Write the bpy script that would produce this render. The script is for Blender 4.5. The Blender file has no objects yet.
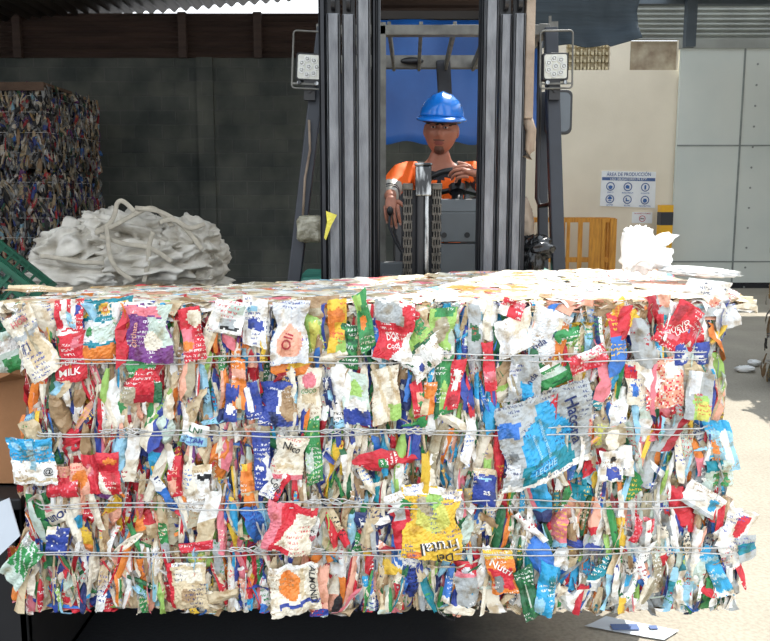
import bpy, bmesh, math, random
import numpy as np
from mathutils import Vector, Matrix, noise, Euler
random.seed(7)
RNG = np.random.default_rng(11)
C = bpy.context.scene.collection
F = 850.0; PITCH = math.atan(125.5/F); CP, SP = math.cos(PITCH), math.sin(PITCH); CAMZ = 1.6

def P(px, py, D):
    """world point seen at that place of the photograph, at depth y = D"""
    v = 320.5-py
    f = F*CP+v*SP
    return Vector(((px-385)*D/f, D, CAMZ+D*(v*CP-F*SP)/f))
def G(px, py, z=0.0):
    v = 320.5-py
    D = (CAMZ-z)*(F*CP+v*SP)/(F*SP-v*CP)
    return P(px, py, D)

# ------------------------------------------------------------ colours and materials
def lin(c):
    if isinstance(c, str):
        c = [int(c[i:i+2], 16)/255 for i in (0, 2, 4)]
    return tuple((x/12.92 if x <= .04045 else ((x+.055)/1.055)**2.4) for x in c)
def new_mat(name):
    m = bpy.data.materials.new(name); m.use_nodes = True
    nt = m.node_tree; b = nt.nodes['Principled BSDF']
    return m, nt, b
def N(nt, t, **k):
    n = nt.nodes.new(t)
    for a, v in k.items(): setattr(n, a, v)
    return n
def mat(name, col, rough=.6, metal=0., var=.12, scale=6., bump=.0, bscale=60., col2=None, coat=0., stretch=(1, 1, 1), spec=.5, lo=.35, hi=.65):
    m, nt, b = new_mat(name); L = nt.links
    tc = N(nt, 'ShaderNodeTexCoord'); mp = N(nt, 'ShaderNodeMapping'); mp.inputs['Scale'].default_value = stretch
    L.new(tc.outputs['Object'], mp.inputs[0])
    nz = N(nt, 'ShaderNodeTexNoise'); nz.inputs['Scale'].default_value = scale; nz.inputs['Detail'].default_value = 6
    L.new(mp.outputs[0], nz.inputs['Vector'])
    r = N(nt, 'ShaderNodeValToRGB')
    c = lin(col); c2 = lin(col2) if col2 else tuple(x*(1-var*2.2) for x in c)
    r.color_ramp.elements[0].position = lo; r.color_ramp.elements[1].position = hi
    r.color_ramp.elements[0].color = (*c2, 1); r.color_ramp.elements[1].color = (*c, 1)
    L.new(nz.outputs['Fac'], r.inputs[0]); L.new(r.outputs[0], b.inputs['Base Color'])
    b.inputs['Roughness'].default_value = rough; b.inputs['Metallic'].default_value = metal
    b.inputs['Specular IOR Level'].default_value = spec
    b.inputs['Coat Weight'].default_value = coat
    if bump:
        n2 = N(nt, 'ShaderNodeTexNoise'); n2.inputs['Scale'].default_value = bscale; n2.inputs['Detail'].default_value = 5
        L.new(mp.outputs[0], n2.inputs['Vector'])
        bp = N(nt, 'ShaderNodeBump'); bp.inputs['Strength'].default_value = bump; bp.inputs['Distance'].default_value = .02
        L.new(n2.outputs['Fac'], bp.inputs['Height']); L.new(bp.outputs[0], b.inputs['Normal'])
    return m

def print_mat(name, dirt=0., rough=.38):
    """printed carton: colours come from the attribute Col, fine print from noise laid in the piece's own uv"""
    m, nt, b = new_mat(name); L = nt.links
    at = N(nt, 'ShaderNodeAttribute', attribute_name='Col')
    ik = N(nt, 'ShaderNodeAttribute', attribute_name='Ink')
    uv = N(nt, 'ShaderNodeUVMap', uv_map='UVMap')
    mp = N(nt, 'ShaderNodeMapping'); mp.inputs['Scale'].default_value = (260, 130, 1)
    L.new(uv.outputs[0], mp.inputs[0])
    n1 = N(nt, 'ShaderNodeTexNoise'); n1.inputs['Scale'].default_value = 1.; n1.inputs['Detail'].default_value = 1
    L.new(mp.outputs[0], n1.inputs['Vector'])
    wv = N(nt, 'ShaderNodeTexWave', bands_direction='Y'); wv.inputs['Scale'].default_value = 22.; wv.inputs['Distortion'].default_value = 0.4
    L.new(uv.outputs[0], wv.inputs['Vector'])
    n2 = N(nt, 'ShaderNodeTexNoise'); n2.inputs['Scale'].default_value = 14.; n2.inputs['Detail'].default_value = 1
    L.new(uv.outputs[0], n2.inputs['Vector'])
    def gt(sock, t):
        g = N(nt, 'ShaderNodeMath', operation='GREATER_THAN'); g.inputs[1].default_value = t; L.new(sock, g.inputs[0]); return g.outputs[0]
    def mul(a, c):
        g = N(nt, 'ShaderNodeMath', operation='MULTIPLY'); L.new(a, g.inputs[0])
        if isinstance(c, float): g.inputs[1].default_value = c
        else: L.new(c, g.inputs[1])
        return g.outputs[0]
    k = mul(mul(gt(n1.outputs['Fac'], .52), gt(wv.outputs['Fac'], .45)), gt(n2.outputs['Fac'], .56))
    k = mul(k, ik.outputs['Alpha'])
    mx = N(nt, 'ShaderNodeMix', data_type='RGBA'); L.new(k, mx.inputs[0]); L.new(at.outputs['Color'], mx.inputs[6]); L.new(ik.outputs['Color'], mx.inputs[7])
    # blotches and stains
    tc = N(nt, 'ShaderNodeTexCoord'); n3 = N(nt, 'ShaderNodeTexNoise'); n3.inputs['Scale'].default_value = 30; n3.inputs['Detail'].default_value = 5
    L.new(tc.outputs['Object'], n3.inputs['Vector'])
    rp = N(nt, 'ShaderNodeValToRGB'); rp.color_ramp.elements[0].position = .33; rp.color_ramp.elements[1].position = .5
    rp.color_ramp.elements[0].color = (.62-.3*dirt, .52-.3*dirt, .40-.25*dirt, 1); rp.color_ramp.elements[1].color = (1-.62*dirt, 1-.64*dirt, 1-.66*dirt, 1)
    L.new(n3.outputs['Fac'], rp.inputs[0])
    m2 = N(nt, 'ShaderNodeMix', data_type='RGBA', blend_type='MULTIPLY'); m2.inputs[0].default_value = 1.
    L.new(mx.outputs[2], m2.inputs[6]); L.new(rp.outputs[0], m2.inputs[7]); L.new(m2.outputs[2], b.inputs['Base Color'])
    b.inputs['Roughness'].default_value = rough
    bz = N(nt, 'ShaderNodeTexNoise'); bz.inputs['Scale'].default_value = 75; bz.inputs['Detail'].default_value = 3
    L.new(tc.outputs['Object'], bz.inputs['Vector'])
    bp = N(nt, 'ShaderNodeBump'); bp.inputs['Strength'].default_value = .55; bp.inputs['Distance'].default_value = .008
    L.new(bz.outputs['Fac'], bp.inputs['Height']); L.new(bp.outputs[0], b.inputs['Normal'])
    return m

M = {}
M['print'] = print_mat('printed_carton')
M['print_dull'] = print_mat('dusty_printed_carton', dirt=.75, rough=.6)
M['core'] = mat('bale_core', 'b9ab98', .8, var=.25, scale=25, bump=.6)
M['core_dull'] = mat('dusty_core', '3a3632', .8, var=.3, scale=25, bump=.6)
M['wire'] = mat('galvanised_wire', 'd2d0cc', .35, .35, var=.1, scale=40)
M['mast'] = mat('worn_mast_steel', '7b7d80', .55, .15, var=.1, scale=7, bump=.15, stretch=(5, 5, 1.2), col2='595b5f', lo=.3, hi=.7)
M['mastdark'] = mat('dark_greased_steel', '2c2e33', .5, .3, var=.2, scale=9)
M['rust'] = mat('rusty_beige_steel', '9b8b7a', .7, .1, scale=8, col2='6b5a4b', bump=.2)
M['guard'] = mat('overhead_guard_paint', '76756f', .55, .1, scale=12, col2='565550')
M['pillar'] = mat('navy_black_pillar_paint', '232831', .4, .1, var=.1, scale=14)
M['cowl'] = mat('grey_cowl_plastic', '62676a', .55, 0, var=.08, scale=5)
M['black'] = mat('black_plastic', '1b1c1f', .42, 0, var=.1)
M['blackbag'] = mat('black_bag_film', '17181a', .22, 0, var=.1, bump=.3, bscale=18)
M['chrome'] = mat('polished_steel', 'a8abac', .25, 1., var=.3, scale=14, stretch=(3, 3, .6), col2='3c3d3e', lo=.42, hi=.58)  # dark and bright reflections put into the steel colour as stretched noise
M['chain'] = mat('oily_chain_steel', '5b5750', .4, .6, var=.25, scale=40)
M['lens'] = mat('clear_lamp_lens', 'c9c9bd', .12, 0, var=.05, scale=60, coat=.6)
M['reflector'] = mat('lamp_reflector', 'cfd0cc', .2, .5, var=.1)
M['mirror'] = mat('mirror_back_plastic', '5a6167', .35, .2, var=.1)
M['teal'] = mat('teal_green_paint', '3f8f7c', .5, 0, var=.15, scale=9)
M['tape'] = mat('clear_plastic_wrap', 'a9a592', .18, 0, var=.2, scale=22, bump=.6, bscale=30, col2='77725f')
M['yellowrag'] = mat('yellow_plastic_scrap', 'd8cf52', .5, 0, var=.1, bump=.3)
M['skin'] = mat('brown_skin', 'a9705a', .5, 0, var=.08, scale=14, col2='97604b', bump=.05)
M['lips'] = mat('lips', '8f5048', .45)
M['hair'] = mat('black_hair', '1a1412', .7, bump=.4, bscale=180)
M['beard'] = mat('short_dark_beard', '6a4a3d', .8, bump=.4, bscale=260, col2='573b30')
M['eyewhite'] = mat('eye_white', 'b9aca4', .3, var=.02)
M['iris'] = mat('dark_iris', '1d120d', .2)
M['orange'] = mat('orange_work_shirt', 'ff6a14', .75, 0, var=.05, scale=10, bump=.35, bscale=16)
M['navyshirt'] = mat('navy_shirt_trim', '1a1c24', .8, bump=.2)
M['reflective'] = mat('silver_reflective_band', 'b9b6ae', .4, .2, var=.08, bump=.15)
M['trouser'] = mat('dark_trouser_cloth', '20232c', .9, bump=.3)
M['hat'] = mat('blue_hard_hat_plastic', '1578dc', .25, 0, var=.03, coat=.5)
M['nail'] = mat('fingernail', 'd2a292', .35)
M['bluetarp'] = mat('blue_tarpaulin', '1f5fae', .45, 0, var=.12, scale=1.6, bump=.25, bscale=5, col2='1a4c92')
M['darktarp'] = mat('dark_shade_cloth', '35414a', .8, 0, var=.12, scale=3, stretch=(.5, 1, 6), bump=.4, bscale=8)
M['beam'] = mat('slate_grey_steel_paint', '4a545c', .55, .1, var=.08, scale=5)
M['corr'] = mat('grey_corrugated_sheet', '9b9e98', .5, .15, var=.08, scale=3)
M['roof'] = mat('dark_corrugated_roof', '3a342f', .6, .1, var=.2, scale=2)
M['clad'] = mat('brown_corrugated_cladding', '4e3c33', .7, .05, var=.2, scale=2.2, stretch=(.4, 1, 5))
M['beige'] = mat('beige_rendered_wall', 'e8deca', .85, 0, var=.05, scale=.9, col2='dad0bc', bump=.1, bscale=30)
M['old'] = mat('stained_plaster', 'b5a993', .9, 0, var=.1, scale=5, col2='8d7d69', bump=.3)
M['door'] = mat('pale_grey_green_metal_door', 'd3d8d1', .55, .0, var=.04, scale=.7, col2='c6cec9')
M['seam'] = mat('door_seam_paint', '8a918e', .6)  # darker grey of the door's seam lines and rivets
M['wood'] = mat('yellow_stained_timber', 'd99a3a', .7, 0, var=.12, scale=7, stretch=(6, 6, .7), col2='b87a2c', bump=.2)
M['bag'] = mat('off_white_woven_bag', 'e6e2d8', .8, 0, var=.08, scale=5, col2='b9b3a6', bump=.5, bscale=22)
M['strap'] = mat('beige_webbing_strap', 'cfc6b4', .85, 0, var=.1, scale=20, bump=.3, bscale=90)
M['crate'] = mat('green_crate_plastic', '0f5a41', .4, 0, var=.1)
M['cardboard'] = mat('brown_cardboard', 'a5764f', .8, 0, var=.07, scale=5, col2='946843', bump=.1)
M['cardgrey'] = mat('dusty_cardboard', '6a5343', .85, 0, var=.2, scale=4, bump=.3)
M['paper'] = mat('pale_blue_grey_paper', 'c9d0d8', .6, var=.05)
M['white'] = mat('white_board', 'e8ecef', .4, var=.03)
M['signblue'] = mat('sign_blue_ink', '2d62a8', .4, var=.03)
M['signnavy'] = mat('sign_navy_ink', '3b5a92', .4, var=.03)
M['signred'] = mat('sign_red_ink', 'b8474f', .4, var=.03)
M['yellow'] = mat('yellow_post_paint', 'f0b41e', .5, var=.05)
M['postblack'] = mat('black_post_paint', '2c2f34', .5, var=.05)
M['glassfilm'] = mat('white_crumpled_film', 'f6f6f4', .35, 0, var=.02, bump=.4, bscale=20)
M['bin'] = mat('black_bin_plastic', '201f20', .6, var=.1)
M['rubber'] = mat('tyre_rubber', '1a1a1b', .85, var=.1, bump=.3)
M['truck'] = mat('forklift_body_paint', '3d7f70', .5, var=.1)

def floor_mat():
    m, nt, b = new_mat('worn_concrete_ground'); L = nt.links
    tc = N(nt, 'ShaderNodeTexCoord')
    n1 = N(nt, 'ShaderNodeTexNoise'); n1.inputs['Scale'].default_value = 1.4; n1.inputs['Detail'].default_value = 9; n1.inputs['Roughness'].default_value = .65
    n2 = N(nt, 'ShaderNodeTexNoise'); n2.inputs['Scale'].default_value = 60; n2.inputs['Detail'].default_value = 4
    L.new(tc.outputs['Object'], n1.inputs['Vector']); L.new(tc.outputs['Object'], n2.inputs['Vector'])
    r1 = N(nt, 'ShaderNodeValToRGB'); r1.color_ramp.elements[0].position = .3; r1.color_ramp.elements[1].position = .7
    r1.color_ramp.elements[0].color = (*lin('958e81'), 1); r1.color_ramp.elements[1].color = (*lin('aaa293'), 1)
    L.new(n1.outputs['Fac'], r1.inputs[0])
    r2 = N(nt, 'ShaderNodeValToRGB'); r2.color_ramp.elements[0].position = .35; r2.color_ramp.elements[1].position = .6
    r2.color_ramp.elements[0].color = (.8, .8, .8, 1); r2.color_ramp.elements[1].color = (1, 1, 1, 1)
    L.new(n2.outputs['Fac'], r2.inputs[0])
    mm = N(nt, 'ShaderNodeMix', data_type='RGBA', blend_type='MULTIPLY'); mm.inputs[0].default_value = 1
    L.new(r1.outputs[0], mm.inputs[6]); L.new(r2.outputs[0], mm.inputs[7])
    # black left side: shade under bale and forklift put into the ground colour, edge wandering with noise
    sx = N(nt, 'ShaderNodeSeparateXYZ'); L.new(tc.outputs['Object'], sx.inputs[0])
    ad = N(nt, 'ShaderNodeMath', operation='ADD'); ml = N(nt, 'ShaderNodeMath', operation='MULTIPLY'); ml.inputs[1].default_value = .5
    L.new(n1.outputs['Fac'], ml.inputs[0]); L.new(sx.outputs['X'], ad.inputs[0]); L.new(ml.outputs[0], ad.inputs[1])
    mr = N(nt, 'ShaderNodeMapRange'); mr.inputs['From Min'].default_value = .45; mr.inputs['From Max'].default_value = .85
    L.new(ad.outputs[0], mr.inputs[0])
    m2 = N(nt, 'ShaderNodeMix', data_type='RGBA'); m2.inputs[6].default_value = (*lin('2c2e33'), 1)
    L.new(mr.outputs[0], m2.inputs[0]); L.new(mm.outputs[2], m2.inputs[7]); L.new(m2.outputs[2], b.inputs['Base Color'])
    b.inputs['Roughness'].default_value = .85
    bp = N(nt, 'ShaderNodeBump'); bp.inputs['Strength'].default_value = .35; bp.inputs['Distance'].default_value = .01
    L.new(n2.outputs['Fac'], bp.inputs['Height']); L.new(bp.outputs[0], b.inputs['Normal'])
    return m
def block_mat():
    m, nt, b = new_mat('sooty_concrete_block'); L = nt.links
    tc = N(nt, 'ShaderNodeTexCoord'); mp = N(nt, 'ShaderNodeMapping'); mp.inputs['Rotation'].default_value = (math.pi/2, 0, 0)
    L.new(tc.outputs['Object'], mp.inputs[0])
    br = N(nt, 'ShaderNodeTexBrick'); br.inputs['Scale'].default_value = 1.; br.inputs['Brick Width'].default_value = .4; br.inputs['Row Height'].default_value = .2
    br.inputs['Mortar Size'].default_value = .012; br.inputs['Mortar Smooth'].default_value = .4; br.inputs['Bias'].default_value = -.1
    br.inputs['Color1'].default_value = (*lin('565a57'), 1); br.inputs['Color2'].default_value = (*lin('60635d'), 1); br.inputs['Mortar'].default_value = (*lin('626461'), 1)
    L.new(mp.outputs[0], br.inputs['Vector'])
    nz = N(nt, 'ShaderNodeTexNoise'); nz.inputs['Scale'].default_value = 1.6; nz.inputs['Detail'].default_value = 9
    L.new(tc.outputs['Object'], nz.inputs['Vector'])
    r = N(nt, 'ShaderNodeValToRGB'); r.color_ramp.elements[0].position = .35; r.color_ramp.elements[1].position = .7
    r.color_ramp.elements[0].color = (.5, .54, .55, 1); r.color_ramp.elements[1].color = (1.25, 1.22, 1.15, 1)
    L.new(nz.outputs['Fac'], r.inputs[0])
    mm = N(nt, 'ShaderNodeMix', data_type='RGBA', blend_type='MULTIPLY'); mm.inputs[0].default_value = 1
    L.new(br.outputs['Color'], mm.inputs[6]); L.new(r.outputs[0], mm.inputs[7]); L.new(mm.outputs[2], b.inputs['Base Color'])
    b.inputs['Roughness'].default_value = .9
    bp = N(nt, 'ShaderNodeBump'); bp.inputs['Strength'].default_value = .5; bp.inputs['Distance'].default_value = .02; bp.invert = True
    L.new(br.outputs['Fac'], bp.inputs['Height']); L.new(bp.outputs[0], b.inputs['Normal'])
    return m
def lattice_mat():
    return mat('cream_lattice_block', 'cfc2a2', .9, 0, var=.1, scale=9, bump=.2)
M['floor'] = floor_mat(); M['block'] = block_mat(); M['lattice'] = lattice_mat()

# ------------------------------------------------------------ mesh helpers
class MB:
    """collects shapes in world space; build() links them as ONE mesh object"""
    def __init__(s): s.v = []; s.f = []; s.mi = []; s.sm = []; s.cur = 0; s.smooth = False
    def add(s, vs, fs):
        o = len(s.v); s.v += [Vector(x) for x in vs]
        for f in fs: s.f.append([i+o for i in f]); s.mi.append(s.cur); s.sm.append(s.smooth)
        return s
    def box(s, a, b, R=None, piv=None):
        x0, y0, z0 = a; x1, y1, z1 = b
        vs = [Vector(p) for p in ((x0, y0, z0), (x1, y0, z0), (x1, y1, z0), (x0, y1, z0), (x0, y0, z1), (x1, y0, z1), (x1, y1, z1), (x0, y1, z1))]
        if R is not None:
            c = Vector(piv) if piv is not None else (Vector(a)+Vector(b))/2
            vs = [c+R@(v-c) for v in vs]
        return s.add(vs, [(0, 3, 2, 1), (4, 5, 6, 7), (0, 1, 5, 4), (1, 2, 6, 5), (2, 3, 7, 6), (3, 0, 4, 7)])
    def bar(s, p, q, w, d, up=(0, 0, 1)):
        p, q = Vector(p), Vector(q); t = (q-p).normalized(); u = Vector(up)
        if abs(t.dot(u)) > .95: u = Vector((0, 1, 0))
        x = t.cross(u).normalized(); y = x.cross(t)
        vs = [e+x*(sx*w/2)+y*(sy*d/2) for e in (p, q) for sx, sy in ((-1, -1), (1, -1), (1, 1), (-1, 1))]
        return s.add(vs, [(3, 2, 1, 0), (4, 5, 6, 7), (0, 1, 5, 4), (1, 2, 6, 5), (2, 3, 7, 6), (3, 0, 4, 7)])
    def tube(s, pts, r, n=10, flat=1., closed=False, ref=(0, 0, 1)):
        pts = [Vector(p) for p in pts]; m = len(pts)
        rs = r if isinstance(r, (list, tuple)) else [r]*m
        vs = []
        for i, p in enumerate(pts):
            a = pts[(i-1) % m] if closed else pts[max(i-1, 0)]; c = pts[(i+1) % m] if closed else pts[min(i+1, m-1)]
            t = (c-a).normalized(); u = Vector(ref)
            if abs(t.dot(u)) > .97: u = Vector((1, 0, 0))
            x = t.cross(u).normalized(); y = x.cross(t)
            for k in range(n):
                an = 2*math.pi*k/n; vs.append(p+x*math.cos(an)*rs[i]+y*math.sin(an)*rs[i]*flat)
        fs = []
        for i in range(m if closed else m-1):
            j = (i+1) % m
            for k in range(n): fs.append((i*n+k, i*n+(k+1) % n, j*n+(k+1) % n, j*n+k))
        if not closed: fs += [tuple(range(n))[::-1], tuple((m-1)*n+k for k in range(n))]
        sm = s.smooth; s.smooth = True; s.add(vs, fs); s.smooth = sm
        return s
    def prism(s, poly, n, h):
        """poly: world points of one face; extruded by n*h"""
        k = len(poly); n = Vector(n).normalized()*h; a = [Vector(p) for p in poly]
        return s.add(a+[p+n for p in a], [tuple(range(k))[::-1], tuple(range(k, 2*k))]+[(i, (i+1) % k, (i+1) % k+k, i+k) for i in range(k)])
    def disc(s, c, n, r, h, seg=24, inner=0.):
        c = Vector(c); n = Vector(n).normalized(); u = n.orthogonal().normalized(); w = n.cross(u)
        vs = []
        for hh in (0, h):
            for rr in ((r, inner) if inner else (r,)):
                for k in range(seg):
                    a = 2*math.pi*k/seg; vs.append(c+n*hh+(u*math.cos(a)+w*math.sin(a))*rr)
        fs = []
        if inner:
            for k in range(seg):
                j = (k+1) % seg; o = 2*seg
                fs += [(k, j, o+j, o+k), (seg+j, seg+k, o+seg+k, o+seg+j), (o+k, o+j, o+seg+j, o+seg+k), (j, k, seg+k, seg+j)]
        else:
            fs = [(k, (k+1) % seg, seg+(k+1) % seg, seg+k) for k in range(seg)]+[tuple(range(seg))[::-1], tuple(range(seg, 2*seg))]
        return s.add(vs, fs)
    def ball(s, c, r, n=16, m=10, R=None):
        c = Vector(c); rx, ry, rz = r if isinstance(r, (tuple, list)) else (r, r, r)
        vs = [Vector((0, 0, -rz))]
        for i in range(1, m):
            ph = -math.pi/2+math.pi*i/m
            for k in range(n):
                a = 2*math.pi*k/n; vs.append(Vector((rx*math.cos(ph)*math.cos(a), ry*math.cos(ph)*math.sin(a), rz*math.sin(ph))))
        vs.append(Vector((0, 0, rz)))
        if R is not None: vs = [R@v for v in vs]
        fs = [(0, 1+(k+1) % n, 1+k) for k in range(n)]
        for i in range(m-2):
            for k in range(n): fs.append((1+i*n+k, 1+i*n+(k+1) % n, 1+(i+1)*n+(k+1) % n, 1+(i+1)*n+k))
        L = len(vs)-1; b = 1+(m-2)*n
        fs += [(b+k, b+(k+1) % n, L) for k in range(n)]
        sm = s.smooth; s.smooth = True; s.add([c+v for v in vs], fs); s.smooth = sm
        return s
    def build(s, name, mats, parent=None, bevel=0., origin=None, subd=0):
        me = bpy.data.meshes.new(name)
        if origin is None:
            if parent is not None: origin = worldloc(parent)
            else:
                xs = [v.x for v in s.v]; ys = [v.y for v in s.v]; zs = [v.z for v in s.v]
                origin = Vector(((min(xs)+max(xs))/2, (min(ys)+max(ys))/2, min(zs)))
        origin = Vector(origin)
        me.from_pydata([tuple(v-origin) for v in s.v], [], s.f)
        for m in (mats if isinstance(mats, list) else [mats]): me.materials.append(m)
        me.polygons.foreach_set('material_index', s.mi); me.polygons.foreach_set('use_smooth', s.sm)
        me.update()
        o = bpy.data.objects.new(name, me); C.objects.link(o)
        if parent is not None: o.parent = parent; o.location = origin-worldloc(parent)
        else: o.location = origin
        if bevel:
            b = o.modifiers.new('bevel', 'BEVEL'); b.width = bevel; b.segments = 2; b.limit_method = 'ANGLE'
        if subd:
            b = o.modifiers.new('sub', 'SUBSURF'); b.levels = subd; b.render_levels = subd
        return o
def worldloc(o):
    p = Vector((0, 0, 0))
    while o is not None: p = p+o.location; o = o.parent
    return p
def tag(o, label=None, cat=None, group=None, kind=None):
    if label: o['label'] = label
    if cat: o['category'] = cat
    if group: o['group'] = group
    if kind: o['kind'] = kind
    return o
def empty(name, loc, label, cat, group=None):
    o = bpy.data.objects.new(name, None); o.empty_display_size = .1; C.objects.link(o); o.location = loc
    return tag(o, label, cat, group)
def copy_tree(o, parent=None):
    c = o.copy(); C.objects.link(c); c.parent = parent
    for ch in list(o.children): copy_tree(ch, c)
    return c
def struct(o): o['kind'] = 'structure'; return o
def Rz(a): return Matrix.Rotation(math.radians(a), 3, 'Z')
def Rx(a): return Matrix.Rotation(math.radians(a), 3, 'X')
def Ry(a): return Matrix.Rotation(math.radians(a), 3, 'Y')

def text_geo(txt, size=1.):
    cu = bpy.data.curves.new('lettering', 'FONT'); cu.body = txt; cu.size = size; cu.align_x = 'CENTER'; cu.align_y = 'CENTER'; cu.offset = .012*size
    cu.resolution_u = 2
    o = bpy.data.objects.new('lettering', cu); C.objects.link(o)
    me = o.to_mesh(); vs = [v.co.copy() for v in me.vertices]; fs = [tuple(p.vertices) for p in me.polygons]
    o.to_mesh_clear(); bpy.data.objects.remove(o); bpy.data.curves.remove(cu)
    return vs, fs

# ------------------------------------------------------------ printed, crumpled pieces
class PM:
    def __init__(s): s.V = []; s.Q = []; s.c = []; s.k = []; s.uv = []; s.n = 0; s.T = []
    def grid(s, pts, uv, fcol, fink):
        """pts (nv,nu,3), uv (nv,nu,2), fcol (nv-1,nu-1,3), fink (nv-1,nu-1,4)"""
        nv, nu = pts.shape[:2]
        idx = np.arange(nv*nu).reshape(nv, nu)+s.n
        q = np.stack([idx[:-1, :-1], idx[:-1, 1:], idx[1:, 1:], idx[1:, :-1]], -1).reshape(-1, 4)
        s.V.append(pts.reshape(-1, 3)); s.Q.append(q); s.c.append(fcol.reshape(-1, 3)); s.k.append(fink.reshape(-1, 4))
        u = uv.reshape(-1, 2); s.uv.append(u[q-s.n]); s.n += nv*nu
    def poly(s, vs, fs, col):
        s.T.append((np.array(vs), fs, col))
    def build(s, name, mats, parent, origin):
        V = np.concatenate(s.V+[t[0] for t in s.T]) - np.array(origin)
        Q = np.concatenate(s.Q); c = np.concatenate(s.c); k = np.concatenate(s.k); uv = np.concatenate(s.uv).reshape(-1, 2)
        faces = Q.tolist(); col = np.repeat(c, 4, 0); ink = np.repeat(k, 4, 0)
        off = s.n
        for vs, fs, tc in s.T:
            nl = sum(len(f) for f in fs)
            faces += [[i+off for i in f] for f in fs]; off += len(vs)
            col = np.concatenate([col, np.tile(tc, (nl, 1))]); ink = np.concatenate([ink, np.zeros((nl, 4))]); uv = np.concatenate([uv, np.zeros((nl, 2))])
        me = bpy.data.meshes.new(name); me.from_pydata(V.tolist(), [], faces)
        a = me.color_attributes.new('Col', 'FLOAT_COLOR', 'CORNER'); a.data.foreach_set('color', np.concatenate([col, np.ones((len(col), 1))], 1).astype(np.float32).ravel())
        a = me.color_attributes.new('Ink', 'FLOAT_COLOR', 'CORNER'); a.data.foreach_set('color', ink.astype(np.float32).ravel())
        l = me.uv_layers.new(name='UVMap'); l.data.foreach_set('uv', uv.astype(np.float32).ravel())
        me.materials.append(mats); me.update()
        o = bpy.data.objects.new(name, me); C.objects.link(o)
        if parent is not None: o.parent = parent; o.location = Vector(origin)-worldloc(parent)
        else: o.location = origin
        return o

PAL = {k: np.array(lin(v)) for k, v in dict(W='f8f6f1', c='f1e8d4', t='dcc8a4', b='b0926e', r='d93442', R='b02a36', p='ea8490', o='ee8a3c', y='f0c644', Y='d6d66c',
      g='3f9656', G='2d6b45', l='a4cc6c', n='3a4ea2', N='2c396b', B='3f7cd0', a='36a8dc', A='9fd2ea', T='178a9c', s='b4b8b8', S='84888a', k='2c2c2e', m='7b3f86', f='f4b49a', h='c9d8cc', q='b5aa8f', x='e6e8ea').items()}
def pick(w):
    ks = list(w); p = np.array([w[k] for k in ks], float); return ks[RNG.choice(len(ks), p=p/p.sum())]
WL = dict(W=22, c=27, t=17, b=6, r=13, R=4, p=4, o=7, y=4, g=5, G=2, l=3, n=8, N=3, B=2, a=3, A=4, s=3, k=1, m=1, f=6, h=4, q=3)
WM = dict(W=23, c=19, t=13, b=6, r=6, R=2, p=2, o=3, y=3, g=8, G=4, l=3, n=7, N=4, B=3, a=4, A=5, T=2, s=7, k=1, h=7, q=6, f=2)
WR = dict(W=36, c=15, t=10, b=5, r=8, R=3, p=4, o=3, y=3, g=5, G=2, l=3, n=4, N=2, B=3, a=5, A=7, T=4, s=12, S=3, h=7, q=5, f=5)

def crumple_scrap(pm, cen, nrm, up, w, l, ang, tiltL, tiltW, weights, nu=5, nv=8, ink=1., lim=None):
    n = nrm/np.linalg.norm(nrm); t = np.cross(up, n); t /= np.linalg.norm(t); s = np.cross(n, t)
    a = ang; t, s = t*math.cos(a)+s*math.sin(a), -t*math.sin(a)+s*math.cos(a)
    b = tiltL; t, n = t*math.cos(b)+n*math.sin(b), -t*math.sin(b)+n*math.cos(b)
    b = tiltW; s, n = s*math.cos(b)+n*math.sin(b), -s*math.sin(b)+n*math.cos(b)
    u = np.linspace(-1, 1, nu)[None, :].repeat(nv, 0); v = np.linspace(-1, 1, nv)[:, None].repeat(nu, 1)
    prof = 1-RNG.uniform(0, .75)*np.abs(v)**RNG.uniform(1.2, 4)
    sk = RNG.uniform(-.35, .35)
    x = u*prof*w/2+sk*w*v+RNG.normal(0, .035, u.shape)*w
    y = v*l/2+RNG.normal(0, .02, u.shape)*l + RNG.uniform(-.25, .25)*w*u
    z = RNG.uniform(-.25, .45)*w*(1-u*u) - RNG.uniform(0, .12)*l*(v*v) + RNG.normal(0, .05, u.shape)*w
    for _ in range(2):
        th = RNG.uniform(0, math.pi); d = np.abs(u*math.cos(th)+v*math.sin(th)*l/w*.6-RNG.uniform(-.7, .7)); z = z+RNG.uniform(-.22, .22)*w*np.minimum(d, .8)
    pts = cen+x[..., None]*t+y[..., None]*s+z[..., None]*n
    if lim is not None:
        for ax_, lo_, hi_ in lim:
            q_ = pts[..., ax_]; 
            if lo_ is not None: q_ = np.where(q_ < lo_, lo_+(q_-lo_)*.12, q_)
            if hi_ is not None: q_ = np.where(q_ > hi_, hi_+(q_-hi_)*.12, q_)
            pts[..., ax_] = q_
    ca, cb = PAL[pick(weights)], PAL[pick(weights)]
    fc = np.tile(ca, (nv-1, nu-1, 1))
    r = RNG.random()
    if r < .45: k0 = RNG.integers(1, nv-1); fc[:k0] = cb
    elif r < .6: k0 = RNG.integers(1, nu-1); fc[:, :k0] = cb
    elif r < .8: a0, b0 = sorted(RNG.integers(0, nv, 2)); fc[a0:b0, 1:nu-2] = cb
    fc = fc*RNG.uniform(.88, 1.04)
    lum = ca.mean(); ic = PAL[RNG.choice(list('nrNkgBRb'))] if lum > .45 else PAL[RNG.choice(list('WWcy'))]
    fk = np.zeros((nv-1, nu-1, 4)); fk[..., :3] = ic; fk[..., 3] = ink if RNG.random() < .6 else 0
    uvo = RNG.uniform(0, 20, 2)
    uv = np.stack([x+uvo[0], y+uvo[1]], -1)
    pm.grid(pts, uv, np.clip(fc, 0, .93), fk)

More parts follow.
